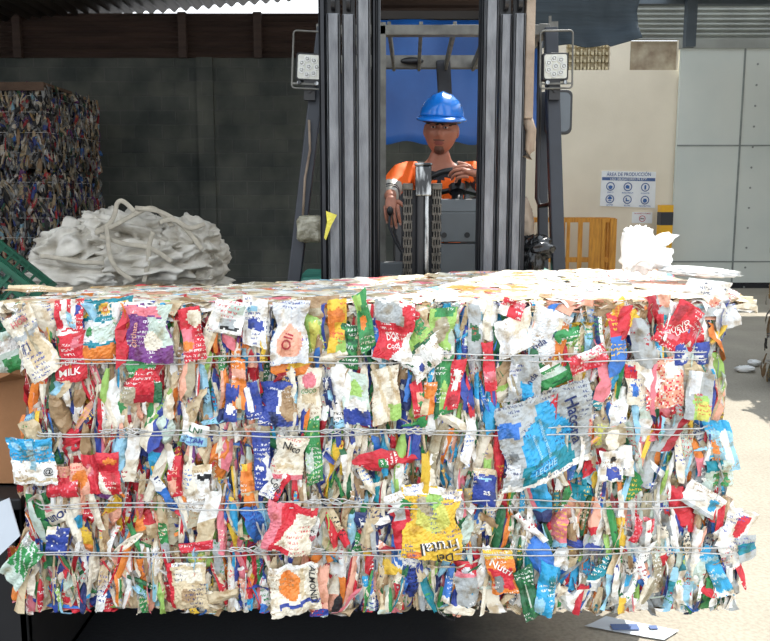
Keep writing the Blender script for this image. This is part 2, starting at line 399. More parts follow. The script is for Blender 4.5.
def hash_folds(seed, k):
    r = np.random.default_rng(seed); return [(r.uniform(0, math.pi), r.uniform(-.6, .6), r.uniform(-1, 1), r.uniform(.5, 1)) for _ in range(k)]
def hero(px, py, w, h, rot, base, shapes=(), texts=(), D=None, curl=.16, amp=.05, name='flattened_carton', parent=None, nrm=(0, -1, 0), label=None, seed=None, wide=False, out=.03, taper=0., matl=None, single=False):
    """one crumpled carton lying in the bale's face: size and place measured in pixels at the face"""
    D = (BD-out) if D is None else D
    cen = P(px, py, D); mp = D/(F*CP+(320.5-py)*SP)
    W, H = w*mp, h*mp*1.01
    seed = seed if seed is not None else int(px*7+py*13)
    folds = hash_folds(seed, 7); rr = np.random.default_rng(seed)
    n = Vector(nrm).normalized(); up = Vector((0, 0, 1)) if abs(n.z) < .9 else Vector((0, 1, 0))
    t = up.cross(n).normalized(); s = n.cross(t); a = math.radians(rot)
    t, s = t*math.cos(a)+s*math.sin(a), -t*math.sin(a)+s*math.cos(a)
    ph = rr.uniform(0, 6, 8); sk1, sk2 = rr.uniform(-.16, .16, 2); pk = rr.uniform(.05, .16); pf = rr.uniform(.8, 1.8); pg = rr.uniform(-.4, .4); pn = rr.uniform(0, .3); pv = rr.uniform(-.6, .6)
    def S(u, v, lift=0.):
        U, V = 2*u-1, 2*v-1
        wob = .035*np.sin(2*V+ph[0])+.01*np.sin(7*V+ph[1])+sk1*V; wob2 = .03*np.sin(2*U+ph[2])+.01*np.sin(8*U+ph[3])+sk2*U
        x = W/2*(U*(1-taper*V)+wob); y = H/2*(V+wob2)
        m = min(W, H)
        z = -curl*m*(np.abs(U)**3+np.abs(V)**4)*.7
        for th, o, am, fr in folds:
            d = np.abs(U*math.cos(th)*W/m+V*math.sin(th)*H/m-o); z = z+am*amp*m*np.minimum(d*fr, .7)*1.5
        z = z+pk*m*np.abs(np.sin((U*pf+V*pg)*2.2+ph[4]))*(.4+.6*np.abs(V))
        x = x*(1-pn*np.exp(-((V-pv)/.35)**2))
        z = z+lift+.004*m*np.sin(9*U+ph[4])*np.sin(8*V+ph[5])
        return x, y, z
    nu = int(min(34, max(7, w/1.5))); nv = int(min(40, max(9, h/1.7)))
    u = np.linspace(0, 1, nu)[None, :].repeat(nv, 0); v = np.linspace(0, 1, nv)[:, None].repeat(nu, 1)
    x, y, z = S(u, v)
    e = (np.minimum(np.minimum(u, 1-u)*nu, np.minimum(v, 1-v)*nv) < .5)
    x = x+e*rr.normal(0, .007, u.shape)*min(W, H); y = y+e*rr.normal(0, .007, u.shape)*min(W, H); z = z+rr.normal(0, .007, u.shape)*min(W, H)
    ta, sa, na, ca = (np.array(q) for q in (t, s, n, cen))
    pts = ca+x[..., None]*ta+y[..., None]*sa+z[..., None]*na
    fu = (u[:-1, :-1]+u[1:, 1:])/2; fv = (v[:-1, :-1]+v[1:, 1:])/2
    ju = fu+.02*np.sin(fv*17+ph[6]); jv = fv+.02*np.sin(fu*15+ph[7])
    fc = np.tile(PAL[base], (nv-1, nu-1, 1))
    for sh in shapes:
        if sh[0] == 'r': mk = (ju > sh[1]) & (jv > sh[2]) & (ju < sh[3]) & (jv < sh[4]); c = sh[5]
        elif sh[0] == 'e': mk = ((ju-sh[1])/sh[3])**2+((jv-sh[2])/sh[4])**2 < 1; c = sh[5]
        elif sh[0] == 'd': mk = (ju*sh[1]+jv*sh[2] > sh[3]); c = sh[4]                 # half plane
        elif sh[0] == 'x': mk = rr.random(fu.shape) < sh[1]; c = sh[2]                 # speckle of print
        elif sh[0] == 'z': mk = np.sin((ju*sh[1]+jv*sh[2])*6.283) > sh[3]; c = sh[4]   # stripes
        fc[mk] = PAL[c]
    lum = PAL[base].mean(); fk = np.zeros(fc.shape[:2]+(4,)); fk[..., :3] = PAL[rr.choice(list('nNrb'))] if lum > .4 else PAL['W']; fk[..., 3] = .8
    pm = PM(); pm.grid(pts, np.stack([x+rr.uniform(0, 9), y+rr.uniform(0, 9)], -1), np.clip(fc, 0, .93), fk)
    for (tx, tu, tv, sz, tr, tc) in texts:
        vs, fs = text_geo(tx); A = math.radians(tr)
        out_v = []
        for q in vs:
            X = (q.x*math.cos(A)-q.y*math.sin(A))*sz*mp; Y = (q.x*math.sin(A)+q.y*math.cos(A))*sz*mp
            xx, yy, zz = S(tu+X/W, tv+Y/H, .004); out_v.append(ca+xx*ta+yy*sa+zz*na)
        pm.poly(out_v, fs, PAL[tc])
    o = pm.build(name, matl or M['print'], parent, cen if parent is None or single else worldloc(parent))
    if label: o['label'] = label
    return o

# ------------------------------------------------------------ THE BALE
BD = 2.40; BW = 3.32                                       # front and back depth
def zof(py, D=2.4): return P(385, py, D).z
ROWS = [(296, 4, 742), (318, 6, 726), (335, 16, 722), (350, 18, 716), (362, 26, 716), (385, 27, 726), (410, 28, 722), (427, 30, 712), (450, 16, 724), (475, 18, 728), (496, 28, 716), (515, 30, 724), (535, 24, 748), (550, 22, 744), (565, 12, 742), (585, 14, 736), (600, 20, 722), (610, 26, 700)]
RZ = np.array([zof(r[0]) for r in ROWS])[::-1]
RL = np.array([P(r[1], r[0], BD).x for r in ROWS])[::-1]; RR = np.array([P(r[2], r[0], BD).x for r in ROWS])[::-1]
ZT, ZB = zof(305), zof(611)
WIREZ = [zof(y) for y in (357, 431, 500, 549)]
WIREZR = [zof(y) for y in (350, 425, 496, 543)]
def eL(z): return float(np.interp(z, RZ, RL))
def eR(z): return float(np.interp(z, RZ, RR))
def groove(z, x=0):
    g = 0
    for a, b in zip(WIREZ, WIREZR):
        w = a+(b-a)*(x+1.05)/2.1; g = max(g, math.exp(-((z-w)/.016)**2))
    return g
bale = empty('carton_bale', (0, (BD+BW)/2, ZB), 'huge wire-tied bale of crushed multicoloured drink cartons held up by the forklift', 'bale')
BO = worldloc(bale)
# core block, lumpy
def core(x0, x1, y0, y1, z0, z1, name, m, parent, n=14, amp=.02):
    bm = bmesh.new(); bmesh.ops.create_cube(bm, size=1)
    bmesh.ops.subdivide_edges(bm, edges=bm.edges[:], cuts=n, use_grid_fill=True)
    for v in bm.verts:
        c = v.co.copy(); p = Vector((x0+(c.x+.5)*(x1-x0), y0+(c.y+.5)*(y1-y0), z0+(c.z+.5)*(z1-z0)))
        d = noise.noise(p*9)*amp; v.co = p+c.normalized()*d
    me = bpy.data.meshes.new(name); 
    o0 = worldloc(parent)
    for v in bm.verts: v.co -= o0
    bm.to_mesh(me); bm.free(); me.materials.append(m)
    o = bpy.data.objects.new(name, me); C.objects.link(o); o.parent = parent; return o
core(-1.0, .95, BD+.035, BW-.04, ZB+.03, ZT-.075, 'bale_core', M['core'], bale)

def topz(x, y): return ZT-.055*min(1, max(0, (.35-x)/1.0))*(y-BD)/(BW-BD)+.012*min(1, max(0, x))
pm = PM()
def wts(x): return WL if x < -.35 else (WM if x < .45 else WR)
for i in range(7600):                                       # front
    z = RNG.uniform(ZB+.01, ZT-.005); x = RNG.uniform(eL(z)+.02, eR(z)-.02)
    big = RNG.random() < .14
    w = RNG.uniform(.04, .08) if big else RNG.uniform(.012, .036); l = RNG.uniform(.07, .19)
    wild = RNG.random() < .12
    g = groove(z, x)
    top_ = RNG.random() < .13
    y = BD+.020*g+RNG.uniform(-.008, .036) if not top_ else BD-RNG.uniform(.012, .028)
    crumple_scrap(pm, np.array((x, y, z)), np.array((0, -1., 0)), np.array((0, 0, 1.)), w, l, RNG.normal(0, .17) if not wild else RNG.uniform(-1.6, 1.6), RNG.normal(0, .65), RNG.normal(0, .12), wts(x), nu=5, nv=9,
                  lim=((2, ZB+.008, ZT+.004), (1, BD-(.042 if top_ else .020), BD+.09), (0, eL(z), eR(z))))
for side in (-1, 1):                                        # the two ends
    for i in range(1500):
        z = RNG.uniform(ZB+.02, ZT-.01); y = RNG.uniform(BD-.01, BW); x = (eL(z) if side < 0 else eR(z))
        x += side*(-.02+RNG.uniform(-.03, .012)+(-.02*groove(z, x)))
        crumple_scrap(pm, np.array((x, y, z)), np.array((side, RNG.normal(0, .3)-.2, 0)), np.array((0, 0, 1.)), RNG.uniform(.02, .08), RNG.uniform(.06, .17), RNG.normal(0, .3), RNG.normal(0, .7), RNG.normal(0, .2), WL if side < 0 else WR, nu=4, nv=6, lim=((2, ZB+.008, topz(x, y)), (1, BD-.03, BW+.04)))
TOPW = dict(W=26, c=26, t=15, b=5, r=2, p=4, f=9, s=5, q=6, o=1, A=2)
for i in range(3000):                                       # top: flakes lying flat, warped
    x = RNG.uniform(-1.06, 1.02); y = RNG.uniform(BD-.005, BW)
    z = topz(x, y)-.008+RNG.uniform(-.012, .010)+.012*noise.noise(Vector((x*5, y*5, 2)))
    crumple_scrap(pm, np.array((x, y, z)), np.array((RNG.normal(0, .07), RNG.normal(0, .07), 1.)), np.array((0, 1., 0)), RNG.uniform(.04, .12), RNG.uniform(.08, .2), RNG.uniform(0, 6.28), RNG.normal(0, .08), RNG.normal(0, .06), TOPW, nu=4, nv=6, lim=((2, topz(x, y)-.05, topz(x, y)+.010), (1, BD-.02, BW+.02), (0, -1.13, 1.05)))
for i in range(900):                                        # back
    z = RNG.uniform(ZB+.02, ZT-.02); x = RNG.uniform(-.98, .95)
    crumple_scrap(pm, np.array((x, BW+RNG.uniform(-.03, .0), z)), np.array((0, 1., 0)), np.array((0, 0, 1.)), RNG.uniform(.03, .1), RNG.uniform(.08, .18), RNG.normal(0, .3), RNG.normal(0, .5), 0, WM, nu=4, nv=6, lim=((2, ZB+.008, ZT-.045), (1, BW-.1, BW+.01)))
for i in range(700):                                        # bottom fringe
    x = RNG.uniform(-.98, .93); y = RNG.uniform(BD, BW)
    crumple_scrap(pm, np.array((x, y, ZB+.02+RNG.uniform(-.01, .01))), np.array((0, 0, -1.)), np.array((0, 1., 0)), RNG.uniform(.03, .1), RNG.uniform(.06, .15), RNG.uniform(0, 6.28), RNG.normal(0, .1), RNG.normal(0, .08), WM, nu=4, nv=6, lim=((2, ZB, None),))
tag(pm.build('carton_scraps', M['print'], bale, BO), kind='stuff')

# the hundred cartons that show largest: (px, py, w, h, rot, base, shapes, texts)
H = [
 (32, 344, 32, 62, 28, 'c', [('r', .3, .2, .9, .62, 't'), ('r', 0, .62, 1, .7, 's'), ('r', .5, .3, .6, .75, 'q')], [('il l', .25, .5, 13, 0, 'N'), ('HOB', .5, .86, 9, 0, 'p')]),
 (69, 322, 26, 40, -6, 'r', [('r', .25, .35, .75, 1, 'W'), ('r', .45, .5, .55, 1, 'r'), ('r', 0, 0, .8, .3, 'W')], []),
 (71, 358, 28, 44, 2, 'r', [('r', .55, .7, .95, .92, 'p'), ('r', .02, .45, .12, 1, 'G')], [('PURE', .45, .42, 7, 0, 'W'), ('MILK', .48, .22, 10, 0, 'W')]),
 (104, 331, 50, 56, 6, 'T', [('r', 0, .32, 1, .66, 'x'), ('r', .3, .36, .75, .6, 'h'), ('r', 0, .22, 1, .34, 'T'), ('e', .5, .1, .3, .2, 'o'), ('e', .06, .1, .2, .2, 'o'), ('e', .98, .12, .24, .2, 'y'), ('e', .12, .82, .1, .1, 'y'), ('e', .5, .86, .1, .1, 'y'), ('e', .85, .88, .1, .09, 'y'), ('e', .12, .82, .05, .05, 'o'), ('e', .5, .86, .05, .05, 'o'), ('e', .85, .88, .05, .04, 'o')], [('CLY   CON', .5, .87, 12, 0, 'c')]),
 (150, 332, 42, 52, -2, 'm', [('r', .5, .3, .98, .78, 'h'), ('e', .58, .36, .2, .16, 'c'), ('r', 0, .8, 1, .95, 'p'), ('r', 0, .96, 1, 1, 'W'), ('d', .7, .7, 1.15, 'h')], [('Orchata', .18, .45, 8, 90, 'f')]),
 (143, 382, 36, 40, 0, 'R', [('r', 0, .62, .8, 1, 'g'), ('e', .55, .5, .45, .3, 'r'), ('r', 0, 0, .35, .4, 'q'), ('r', .8, 0, 1, .5, 'G')], []),
 (193, 334, 20, 48, 4, 'r', [('r', 0, .2, .5, .62, 'p'), ('e', .7, .78, .35, .16, 'c'), ('e', .2, .3, .3, .1, 'o')], []),
 (209, 336, 12, 50, -24, 'c', [('r', .7, 0, 1, 1, 't')], []),
 (230, 316, 30, 30, -12, 'W', [('r', .3, .2, .75, .45, 's'), ('r', .45, .6, .95, .9, 'h'), ('r', .3, .12, .9, .2, 'k')], []),
 (212, 312, 10, 26, 8, 'r', [], []),
 (255, 322, 22, 44, 0, 'W', [('r', .2, .35, .9, .55, 'n'), ('r', .0, .7, .6, .8, 'A')], []),
 (239, 384, 13, 46, 0, 'o', [('r', 0, .6, 1, .8, 'f'), ('r', .3, 0, .6, .3, 't')], []),
 (232, 402, 12, 34, -6, 'n', [('r', .2, .2, .8, .5, 'W')], []),
 (252, 400, 16, 34, 6, 'n', [('r', .2, .2, .5, .9, 'W')], []),
 (222, 374, 18, 14, 8, 'G', [('r', .3, .5, 1, 1, 'g')], []),
 (291, 332, 34, 56, -4, 'x', [('r', .2, .1, .5, .9, 'W'), ('e', .5, .35, .35, .25, 'f')], [('Oli', .45, .35, 14, 75, 'R')]),
 (319, 308, 38, 20, 6, 'b', [('r', .2, .2, .6, .5, 'q')], []),
 (314, 336, 20, 42, 2, 'l', [('r', .3, .1, .8, .8, 'Y'), ('r', 0, 0, 1, .15, 'W')], []),
 (337, 326, 17, 48, -4, 'y', [('r', 0, .3, .35, .8, 'o'), ('e', .6, .7, .3, .15, 'o'), ('r', .5, 0, 1, .25, 'l')], []),
 (348, 346, 18, 40, 0, 'G', [('z', 0, 6, .3, 'g')], [('VIVA', .5, .5, 6, 0, 'h')]),
 (364, 320, 14, 52, 8, 'g', [('r', 0, .7, .5, 1, 'l'), ('e', .4, .5, .25, .12, 'o')], []),
 (376, 336, 8, 34, 0, 'n', [('r', .5, 0, 1, 1, 'm')], []),
 (293, 369, 40, 14, 14, 'o', [('r', .4, .5, 1, 1, 'y'), ('r', 0, 0, .3, .5, 'R')], []),
 (278, 404, 36, 40, -8, 'n', [('r', .5, .3, .65, .8, 'W'), ('e', .8, .5, .22, .4, 'b'), ('r', .3, 0, .5, .3, 'N')], []),
 (309, 394, 22, 46, 2, 'c', [('e', .5, .75, .3, .15, 'p'), ('r', .2, .3, .8, .5, 't')], [('COCO', .5, .55, 6, 5, 'g')]),
 (331, 398, 12, 36, 6, 'N', [('e', .5, .55, .25, .14, 'A'), ('r', .3, 0, 1, .2, 'W')], []),
 (356, 400, 24, 48, 4, 'h', [('r', 0, 0, 1, .3, 'n'), ('r', .1, .3, .9, .5, 'W'), ('e', .5, .7, .3, .15, 'l')], []),
 (394, 330, 36, 54, -4, 'r', [('d', -1, 1, .62, 's'), ('r', .0, .6, .7, .95, 's'), ('r', 0, .94, 1, 1, 'W'), ('d', 1, -1, .45, 'W')], [('DOS', .45, .38, 8, 14, 'W'), ('Coco', .5, .24, 7, 14, 'W')]),
 (376, 344, 9, 30, 0, 'B', [('r', 0, 0, 1, .25, 'x')], []),
 (411, 318, 16, 26, -8, 'r', [('r', .4, 0, .7, 1, 'p')], []),
 (418, 350, 42, 44, 45, 'W', [('r', .3, .55, 1, 1, 'l'), ('r', .3, .5, 1, .57, 'G'), ('r', .7, .7, 1, 1, 'g'), ('r', .1, .3, .14, .5, 'G'), ('e', .3, .2, .08, .08, 'n'), ('e', .5, .1, .06, .06, 'G')], []),
 (441, 330, 24, 40, -6, 'l', [('e', .5, .5, .3, .3, 'q'), ('r', .2, .8, .9, 1, 'g')], []),
 (444, 382, 17, 62, 2, 'g', [('r', 0, .82, 1, 1, 'W'), ('e', .5, .3, .3, .2, 'l'), ('r', 0, 0, .3, 1, 'G')], [('AINS', .5, .9, 6, 4, 'N')]),
 (455, 384, 13, 46, -10, 'r', [('r', .3, .4, .8, .8, 'W'), ('e', .5, .2, .4, .1, 'R')], []),
 (386, 396, 26, 50, 2, 'c', [('z', 2, 1, .7, 't'), ('r', .6, 0, 1, .3, 'l')], []),
 (405, 395, 13, 28, -6, 'N', [('r', 0, .6, 1, .75, 's')], []),
 (418, 400, 11, 32, 6, 'r', [('r', .4, .3, 1, .7, 'f')], []),
 (429, 398, 12, 30, -8, 'o', [('r', 0, 0, .6, .5, 't')], []),
 (475, 330, 13, 46, 0, 's', [('r', .2, .3, .8, .6, 'G')], []),
 (478, 316, 18, 28, 8, 'W', [('e', .5, .5, .3, .25, 'A')], []),
 (491, 322, 14, 36, -6, 'c', [('r', .6, 0, 1, 1, 'W')], []),
 (489, 366, 11, 44, 4, 'r', [('r', 0, .2, 1, .4, 'p')], []),
 (515, 334, 36, 34, 20, 'W', [('r', .5, .5, 1, 1, 'c'), ('r', .1, .1, .5, .5, 'x')], []),
 (511, 308, 22, 16, -20, 'r', [('r', 0, 0, .4, .6, 'W'), ('r', .6, .6, 1, 1, 'p')], []),
 (545, 334, 36, 44, -24, 'x', [('r', 0, .0, .2, 1, 'W')], [('nda', .5, .25, 10, 60, 'N')]),
 (525, 378, 28, 42, 6, 's', [('r', .4, 0, .75, .4, 'a'), ('r', 0, .2, .25, .8, 'x')], [('nda', .7, .5, 9, 55, 'N')]),
 (570, 342, 24, 24, 10, 'g', [('d', .5, -1, -.2, 'l'), ('r', .3, .4, .6, .5, 'W')], []),
 (552, 376, 54, 22, 22, 'g', [('r', .15, .45, .85, .72, 'h'), ('r', 0, .86, 1, 1, 'W'), ('r', .1, .15, .8, .2, 'G')], []),
 (588, 360, 36, 18, 28, 'r', [('r', .3, .5, .9, 1, 'W'), ('x', .25, 'p')], []),
 (603, 348, 12, 14, 0, 'r', [], []),
 (606, 376, 11, 46, 0, 'Y', [('r', .3, .1, .7, .9, 'y')], []),
 (608, 397, 13, 22, 0, 'k', [('r', 0, 0, 1, .3, 'b')], [('VA', .5, .6, 9, 0, 'W')]),
 (545, 436, 88, 76, 14, 's', [('e', .5, .42, .3, .34, 'a'), ('r', .4, .5, .62, .88, 'a'), ('r', .2, .05, .8, .3, 'T'), ('r', .0, .62, .22, .8, 'B'), ('r', .0, -.1, 1, .07, 'W'), ('r', .02, .14, .16, .32, 'x'), ('e', .09, .4, .05, .06, 'S'), ('r', .28, .12, .6, .24, 'a')], [('Hacona', .82, .55, 17, -80, 'N'), ('semidescremada', .48, .5, 6, -80, 'A'), ('deslactosada', .38, .45, 5, -80, 'A'), ('LECHE', .46, .18, 9, 5, 'A')]),
 (622, 320, 26, 32, -42, 'y', [('e', .4, .6, .32, .28, 'o'), ('z', 4, 4, .75, 'y'), ('r', .6, 0, .95, .3, 'g'), ('r', 0, 0, 1, .12, 'r')], []),
 (678, 326, 26, 44, -32, 'r', [('r', .1, .55, .4, .9, 'R'), ('r', .2, .2, .8, .3, 'p')], [('NUEVO', .5, .45, 8, 60, 'W'), ('LALE', .7, .45, 7, 60, 'W')]),
 (696, 336, 22, 26, -60, 'r', [('r', 0, .8, 1, 1, 'W')], [('RI', .5, .5, 9, 20, 'p')]),
 (692, 354, 32, 20, 0, 'n', [('e', .4, .6, .1, .3, 'A'), ('r', .5, .3, .8, .4, 'W')], []),
 (666, 384, 34, 46, 2, 'f', [('x', .3, 'r'), ('r', .5, .6, .9, .9, 'W'), ('x', .15, 'W')], []),
 (699, 396, 24, 44, -4, 's', [('r', .3, 0, .9, .5, 'l'), ('e', .7, .2, .3, .2, 'Y'), ('r', .1, .5, .5, 1, 'x')], []),
 (637, 384, 20, 40, 4, 'c', [('r', .0, .6, .5, .9, 'r'), ('r', .2, .2, .5, .5, 'B')], []),
 (662, 310, 24, 26, 10, 's', [('r', 0, 0, .4, 1, 'R'), ('r', .5, .6, 1, 1, 'f')], []),
 (607, 434, 22, 30, -4, 'q', [('r', 0, .1, 1, .75, 'Y'), ('x', .4, 'q')], []),
 (610, 465, 22, 28, 2, 'W', [('r', .35, .1, .9, .45, 'n'), ('e', .6, .7, .14, .1, 'k')], []),
 (723, 446, 22, 48, 22, 'A', [('r', .5, .1, .8, .9, 'W'), ('r', .05, 0, .3, .6, 'o'), ('r', .0, .8, 1, 1, 'a')], []),
 (703, 500, 38, 22, -28, 'W', [('e', .8, .5, .12, .3, 'a'), ('r', 0, 0, 1, .15, 's')], []),
 (719, 473, 26, 24, 0, 'h', [('r', .3, 0, .8, .5, 'g'), ('r', 0, .6, .6, 1, 'T')], []),
 (737, 530, 26, 38, -16, 'W', [('e', .6, .6, .22, .3, 'r')], []),
 (728, 550, 16, 40, 28, 'W', [('r', .7, 0, 1, 1, 'x')], []),
 (717, 573, 15, 52, 26, 'a', [('z', 0, 3, .8, 'A'), ('r', 0, 0, 1, .1, 'W')], []),
 (746, 547, 18, 22, 6, 's', [('r', 0, .3, 1, .7, 'T')], []),
 (34, 460, 40, 42, 10, 'W', [('r', 0, .5, 1, 1, 'a'), ('r', .42, .3, .56, .95, 'A'), ('r', 0, .08, 1, .14, 't'), ('e', .18, .82, .14, .08, 'A'), ('e', .75, .8, .16, .05, 'A')], [('@', .82, .3, 9, 0, 'k')]),
 (62, 482, 28, 28, 4, 'r', [('e', .5, .85, .3, .2, 'f'), ('x', .1, 'p')], []),
 (81, 478, 20, 30, -6, 'f', [('e', .5, .5, .35, .3, 'o'), ('r', 0, 0, .4, .3, 'r')], []),
 (92, 474, 14, 36, 6, 'r', [('e', .4, .6, .3, .15, 'p')], []),
 (110, 472, 20, 38, 0, 'r', [('d', -1, -1, -.55, 'c'), ('e', .6, .8, .3, .08, 'o')], []),
 (53, 515, 40, 20, 30, 'c', [('e', .4, .85, .12, .2, 'p')], [('yunoc', .5, .4, 14, 4, 'N')]),
 (58, 540, 20, 26, -6, 'n', [('e', .1, .9, .3, .2, 'c'), ('x', .04, 'W')], []),
 (22, 562, 24, 44, -42, 'g', [('r', 0, 0, 1, .28, 'h'), ('z', 3, 4, .75, 'h'), ('r', 0, .8, .4, 1, 's')], []),
 (174, 478, 14, 38, 0, 'r', [('e', .3, .25, .3, .2, 'f')], [('HE 2C', .55, .55, 7, 80, 'f')]),
 (195, 434, 24, 20, -6, 'A', [('r', 0, .4, 1, 1, 'W')], [('LNI', .5, .7, 9, -6, 'G'), ('TAM', .6, .25, 7, -6, 'n')]),
 (199, 484, 22, 34, 0, 'W', [('r', .4, .6, 1, .75, 'k'), ('r', .2, .8, .9, 1, 't')], []),
 (188, 586, 34, 42, -2, 't', [('r', 0, 0, .12, 1, 'r'), ('r', .2, .6, .9, .85, 'c'), ('e', .5, .3, .2, .15, 'b'), ('r', .12, .94, 1, 1, 'W')], []),
 (199, 546, 34, 9, 8, 'r', [('x', .15, 'p')], []),
 (199, 563, 24, 16, 6, 'l', [('e', .4, .5, .25, .4, 'Y'), ('e', .5, .6, .06, .1, 'o')], []),
 (247, 486, 13, 40, 2, 'o', [('r', 0, .3, 1, .36, 't'), ('r', 0, .85, .6, 1, 'y')], []),
 (262, 462, 16, 54, 4, 'n', [('r', .1, .35, .6, .42, 'W'), ('d', 1, -1, .75, 'A')], []),
 (289, 458, 30, 40, -10, 'c', [('r', 0, 0, 1, .12, 'p'), ('r', .2, .25, .7, .35, 't')], [('Nico', .55, .75, 11, -12, 'k')]),
 (276, 484, 18, 30, -32, 'W', [('r', .7, 0, 1, 1, 'r')], [('Coja', .5, .5, 10, -30, 'k')]),
 (290, 526, 44, 44, -6, 'c', [('d', -1, .5, -.2, 'r'), ('d', -1, .2, -.16, 'p'), ('r', .3, .85, 1, 1, 'r'), ('r', .2, 0, .6, .12, 'r')], []),
 (295, 588, 44, 44, -2, 'c', [('e', .42, .6, .22, .3, 'o'), ('r', .2, .16, 1, .24, 'n'), ('r', .62, .3, .72, .9, 't'), ('r', 0, .9, 1, 1, 'W')], [('ALMOND', .88, .55, 9, -90, 'k')]),
 (313, 452, 15, 60, 4, 'g', [('r', 0, .2, .5, .5, 'h'), ('x', .08, 'l')], []),
 (432, 524, 54, 66, 6, 'y', [('e', .5, .6, .36, .22, 'Y'), ('e', .35, .7, .16, .12, 'q'), ('r', .0, .86, 1, 1, 'W'), ('e', .55, .82, .14, .1, 'l'), ('r', .1, 0, .35, .1, 'o')], [('Frutal', .62, .2, 17, 192, 'k'), ('Del', .72, .06, 12, 192, 'k'), ('Frutal', .64, .21, 16.4, 192, 'W')]),
 (410, 497, 48, 16, 24, 'W', [('r', .25, 0, 1, .5, 'g'), ('r', .7, .15, .9, .3, 'h')], []),
 (485, 488, 21, 34, -4, 'n', [('r', 0, .84, 1, 1, 't'), ('r', .2, .7, .8, .76, 'A')], [('as', .6, .4, 9, 0, 'W')]),
 (414, 566, 28, 28, -18, 'W', [('r', 0, .8, 1, 1, 'A')], [('Soya', .5, .3, 12, 188, 'n')]),
 (502, 572, 26, 42, 10, 'o', [('r', 0, .8, 1, 1, 'y'), ('r', .1, .1, .9, .6, 'r'), ('e', .3, .25, .2, .2, 'S')], [('Nutri', .5, .62, 11, -35, 'W')]),
 (468, 578, 20, 28, 0, 'r', [('e', .5, .5, .3, .32, 'x')], []),
 (528, 592, 18, 48, 14, 'G', [('r', .42, .25, .52, .8, 'h'), ('x', .08, 'g')], []),
 (546, 588, 17, 48, -4, 'a', [('r', 0, 0, .5, .3, 'A'), ('r', .6, .4, .9, .8, 'T')], []),
 (643, 532, 18, 26, -18, 'r', [('x', .35, 'p')], []),
 (722, 300, 26, 26, -30, 'W', [('r', .2, .2, .5, .5, 'f')], []),
 (728, 318, 22, 20, 24, 'x', [], []),
 (708, 288, 40, 14, -6, 'W', [], []),
]

for i, h in enumerate(sorted(H, key=lambda q: -q[2]*q[3])[:100]):
    big = h[2]*h[3] > 900
    hero(h[0], h[1], h[2]*1.12, h[3]*1.12, h[4], h[5], h[6], h[7], parent=bale, out=.032+.004*math.sin(i*2.1)+.016*min(1, h[2]*h[3]/2600), amp=.085 if big else .13, curl=.08 if big else .13)

# baling wires: four pairs of strands, each pair a loop round the bale
def wire(py, pyr, off, seed):
    z0 = zof(py)+off; z1 = zof(pyr)+off; r = random.Random(seed); mb = MB(); pts = []
    def z(x): return z0+(z1-z0)*(x+1.05)/2.1
    xl = eL(z0)+.012; xr = eR(z1)-.012
    k = 46
    for i in range(k+1):
        x = xl+(xr-xl)*i/k; e = min(i, k-i)/k
        pts.append((x, BD-.044+(.044 if e == 0 else 0)-.006*math.sin(x*7+seed), z(x)+.0035*math.sin(x*11+seed*2)+r.uniform(-.0018, .0018)))
    for i in range(1, 12): pts.append((xr+.012, BD+.02+(BW-BD-.03)*i/12, z(xr)))
    for i in range(k+1): x = xr-(xr-xl)*i/k; pts.append((x, BW+.012, z(x)))
    for i in range(1, 12): pts.append((xl-.012, BW-.01-(BW-BD-.03)*i/12, z(xl)))
    mb.tube(pts, .0021, 6, closed=True)
    return mb.build('baling_wire', M['wire'], bale)
for i, (a, b) in enumerate(((359, 351), (431, 425), (501, 497), (549, 543))):
    wire(a, b, .006, i); wire(a, b+3, -.007+.003*(i % 2), i+9)
# twisted knots and loose loops in the wire
for px, py in ((345, 431), (412, 431), (252, 549), (125, 431), (330, 501), (300, 549)):
    mb = MB(); c = P(px, py, BD-.048); r = random.Random(px)
    for k in range(3):
        pts = [c+Vector((-.07+.14*i/9+r.uniform(-.004, .004), -.004*k, .012*math.sin(i*1.2+k*2)*(1-abs(i-4.5)/6))) for i in range(10)]
        mb.tube(pts, .0019, 5)
    mb.build('wire_knot', M['wire'], bale)
# pale flakes lying along the top of the bale that stick out over its edges
for i, (px, py, w, h, D) in enumerate(((40, 296, 60, 10, 2.5), (700, 285, 80, 9, 2.9), (470, 287, 70, 7, 2.9), (215, 292, 60, 6, 2.8))):
    pass

# ------------------------------------------------------------ crumpled lumps (bags, film)
def lump(mb, c, r, seed, amp=.25, n=56, m=34, R=None, fold=2.2, floor=None, sq=1.):
    c = Vector(c); vs = []
    def dirv(a, ph):
        d = Vector((math.cos(ph)*math.cos(a), math.cos(ph)*math.sin(a), math.sin(ph)))
        return d
    for i in range(m+1):
        ph = -math.pi/2+math.pi*i/m
        for k in range(n):
            d = dirv(2*math.pi*k/n, ph); q = Vector((d.x, d.y, d.z*1.15))*fold+Vector((seed*3.1, seed*1.7, 0))
            a = 1-abs(noise.noise(q))*2.2; b = 1-abs(noise.noise(q*2.+Vector((5, 0, 0))))*2.; e = noise.noise(q*3.5)
            s = 1+amp*(a*.55+b*.3+e*.15-.5)
            p = Vector((math.copysign(abs(d.x)**sq, d.x)*r[0], math.copysign(abs(d.y)**sq, d.y)*r[1], math.copysign(abs(d.z)**sq, d.z)*r[2]))*s
            if R is not None: p = R@p
            p = c+p
            if floor is not None and p.z < floor: p.z = floor
            vs.append(p)
    fs = [(i*n+k, i*n+(k+1) % n, (i+1)*n+(k+1) % n, (i+1)*n+k) for i in range(m) for k in range(n)]
    mb.smooth = True; mb.add(vs, fs); mb.smooth = False
    return mb

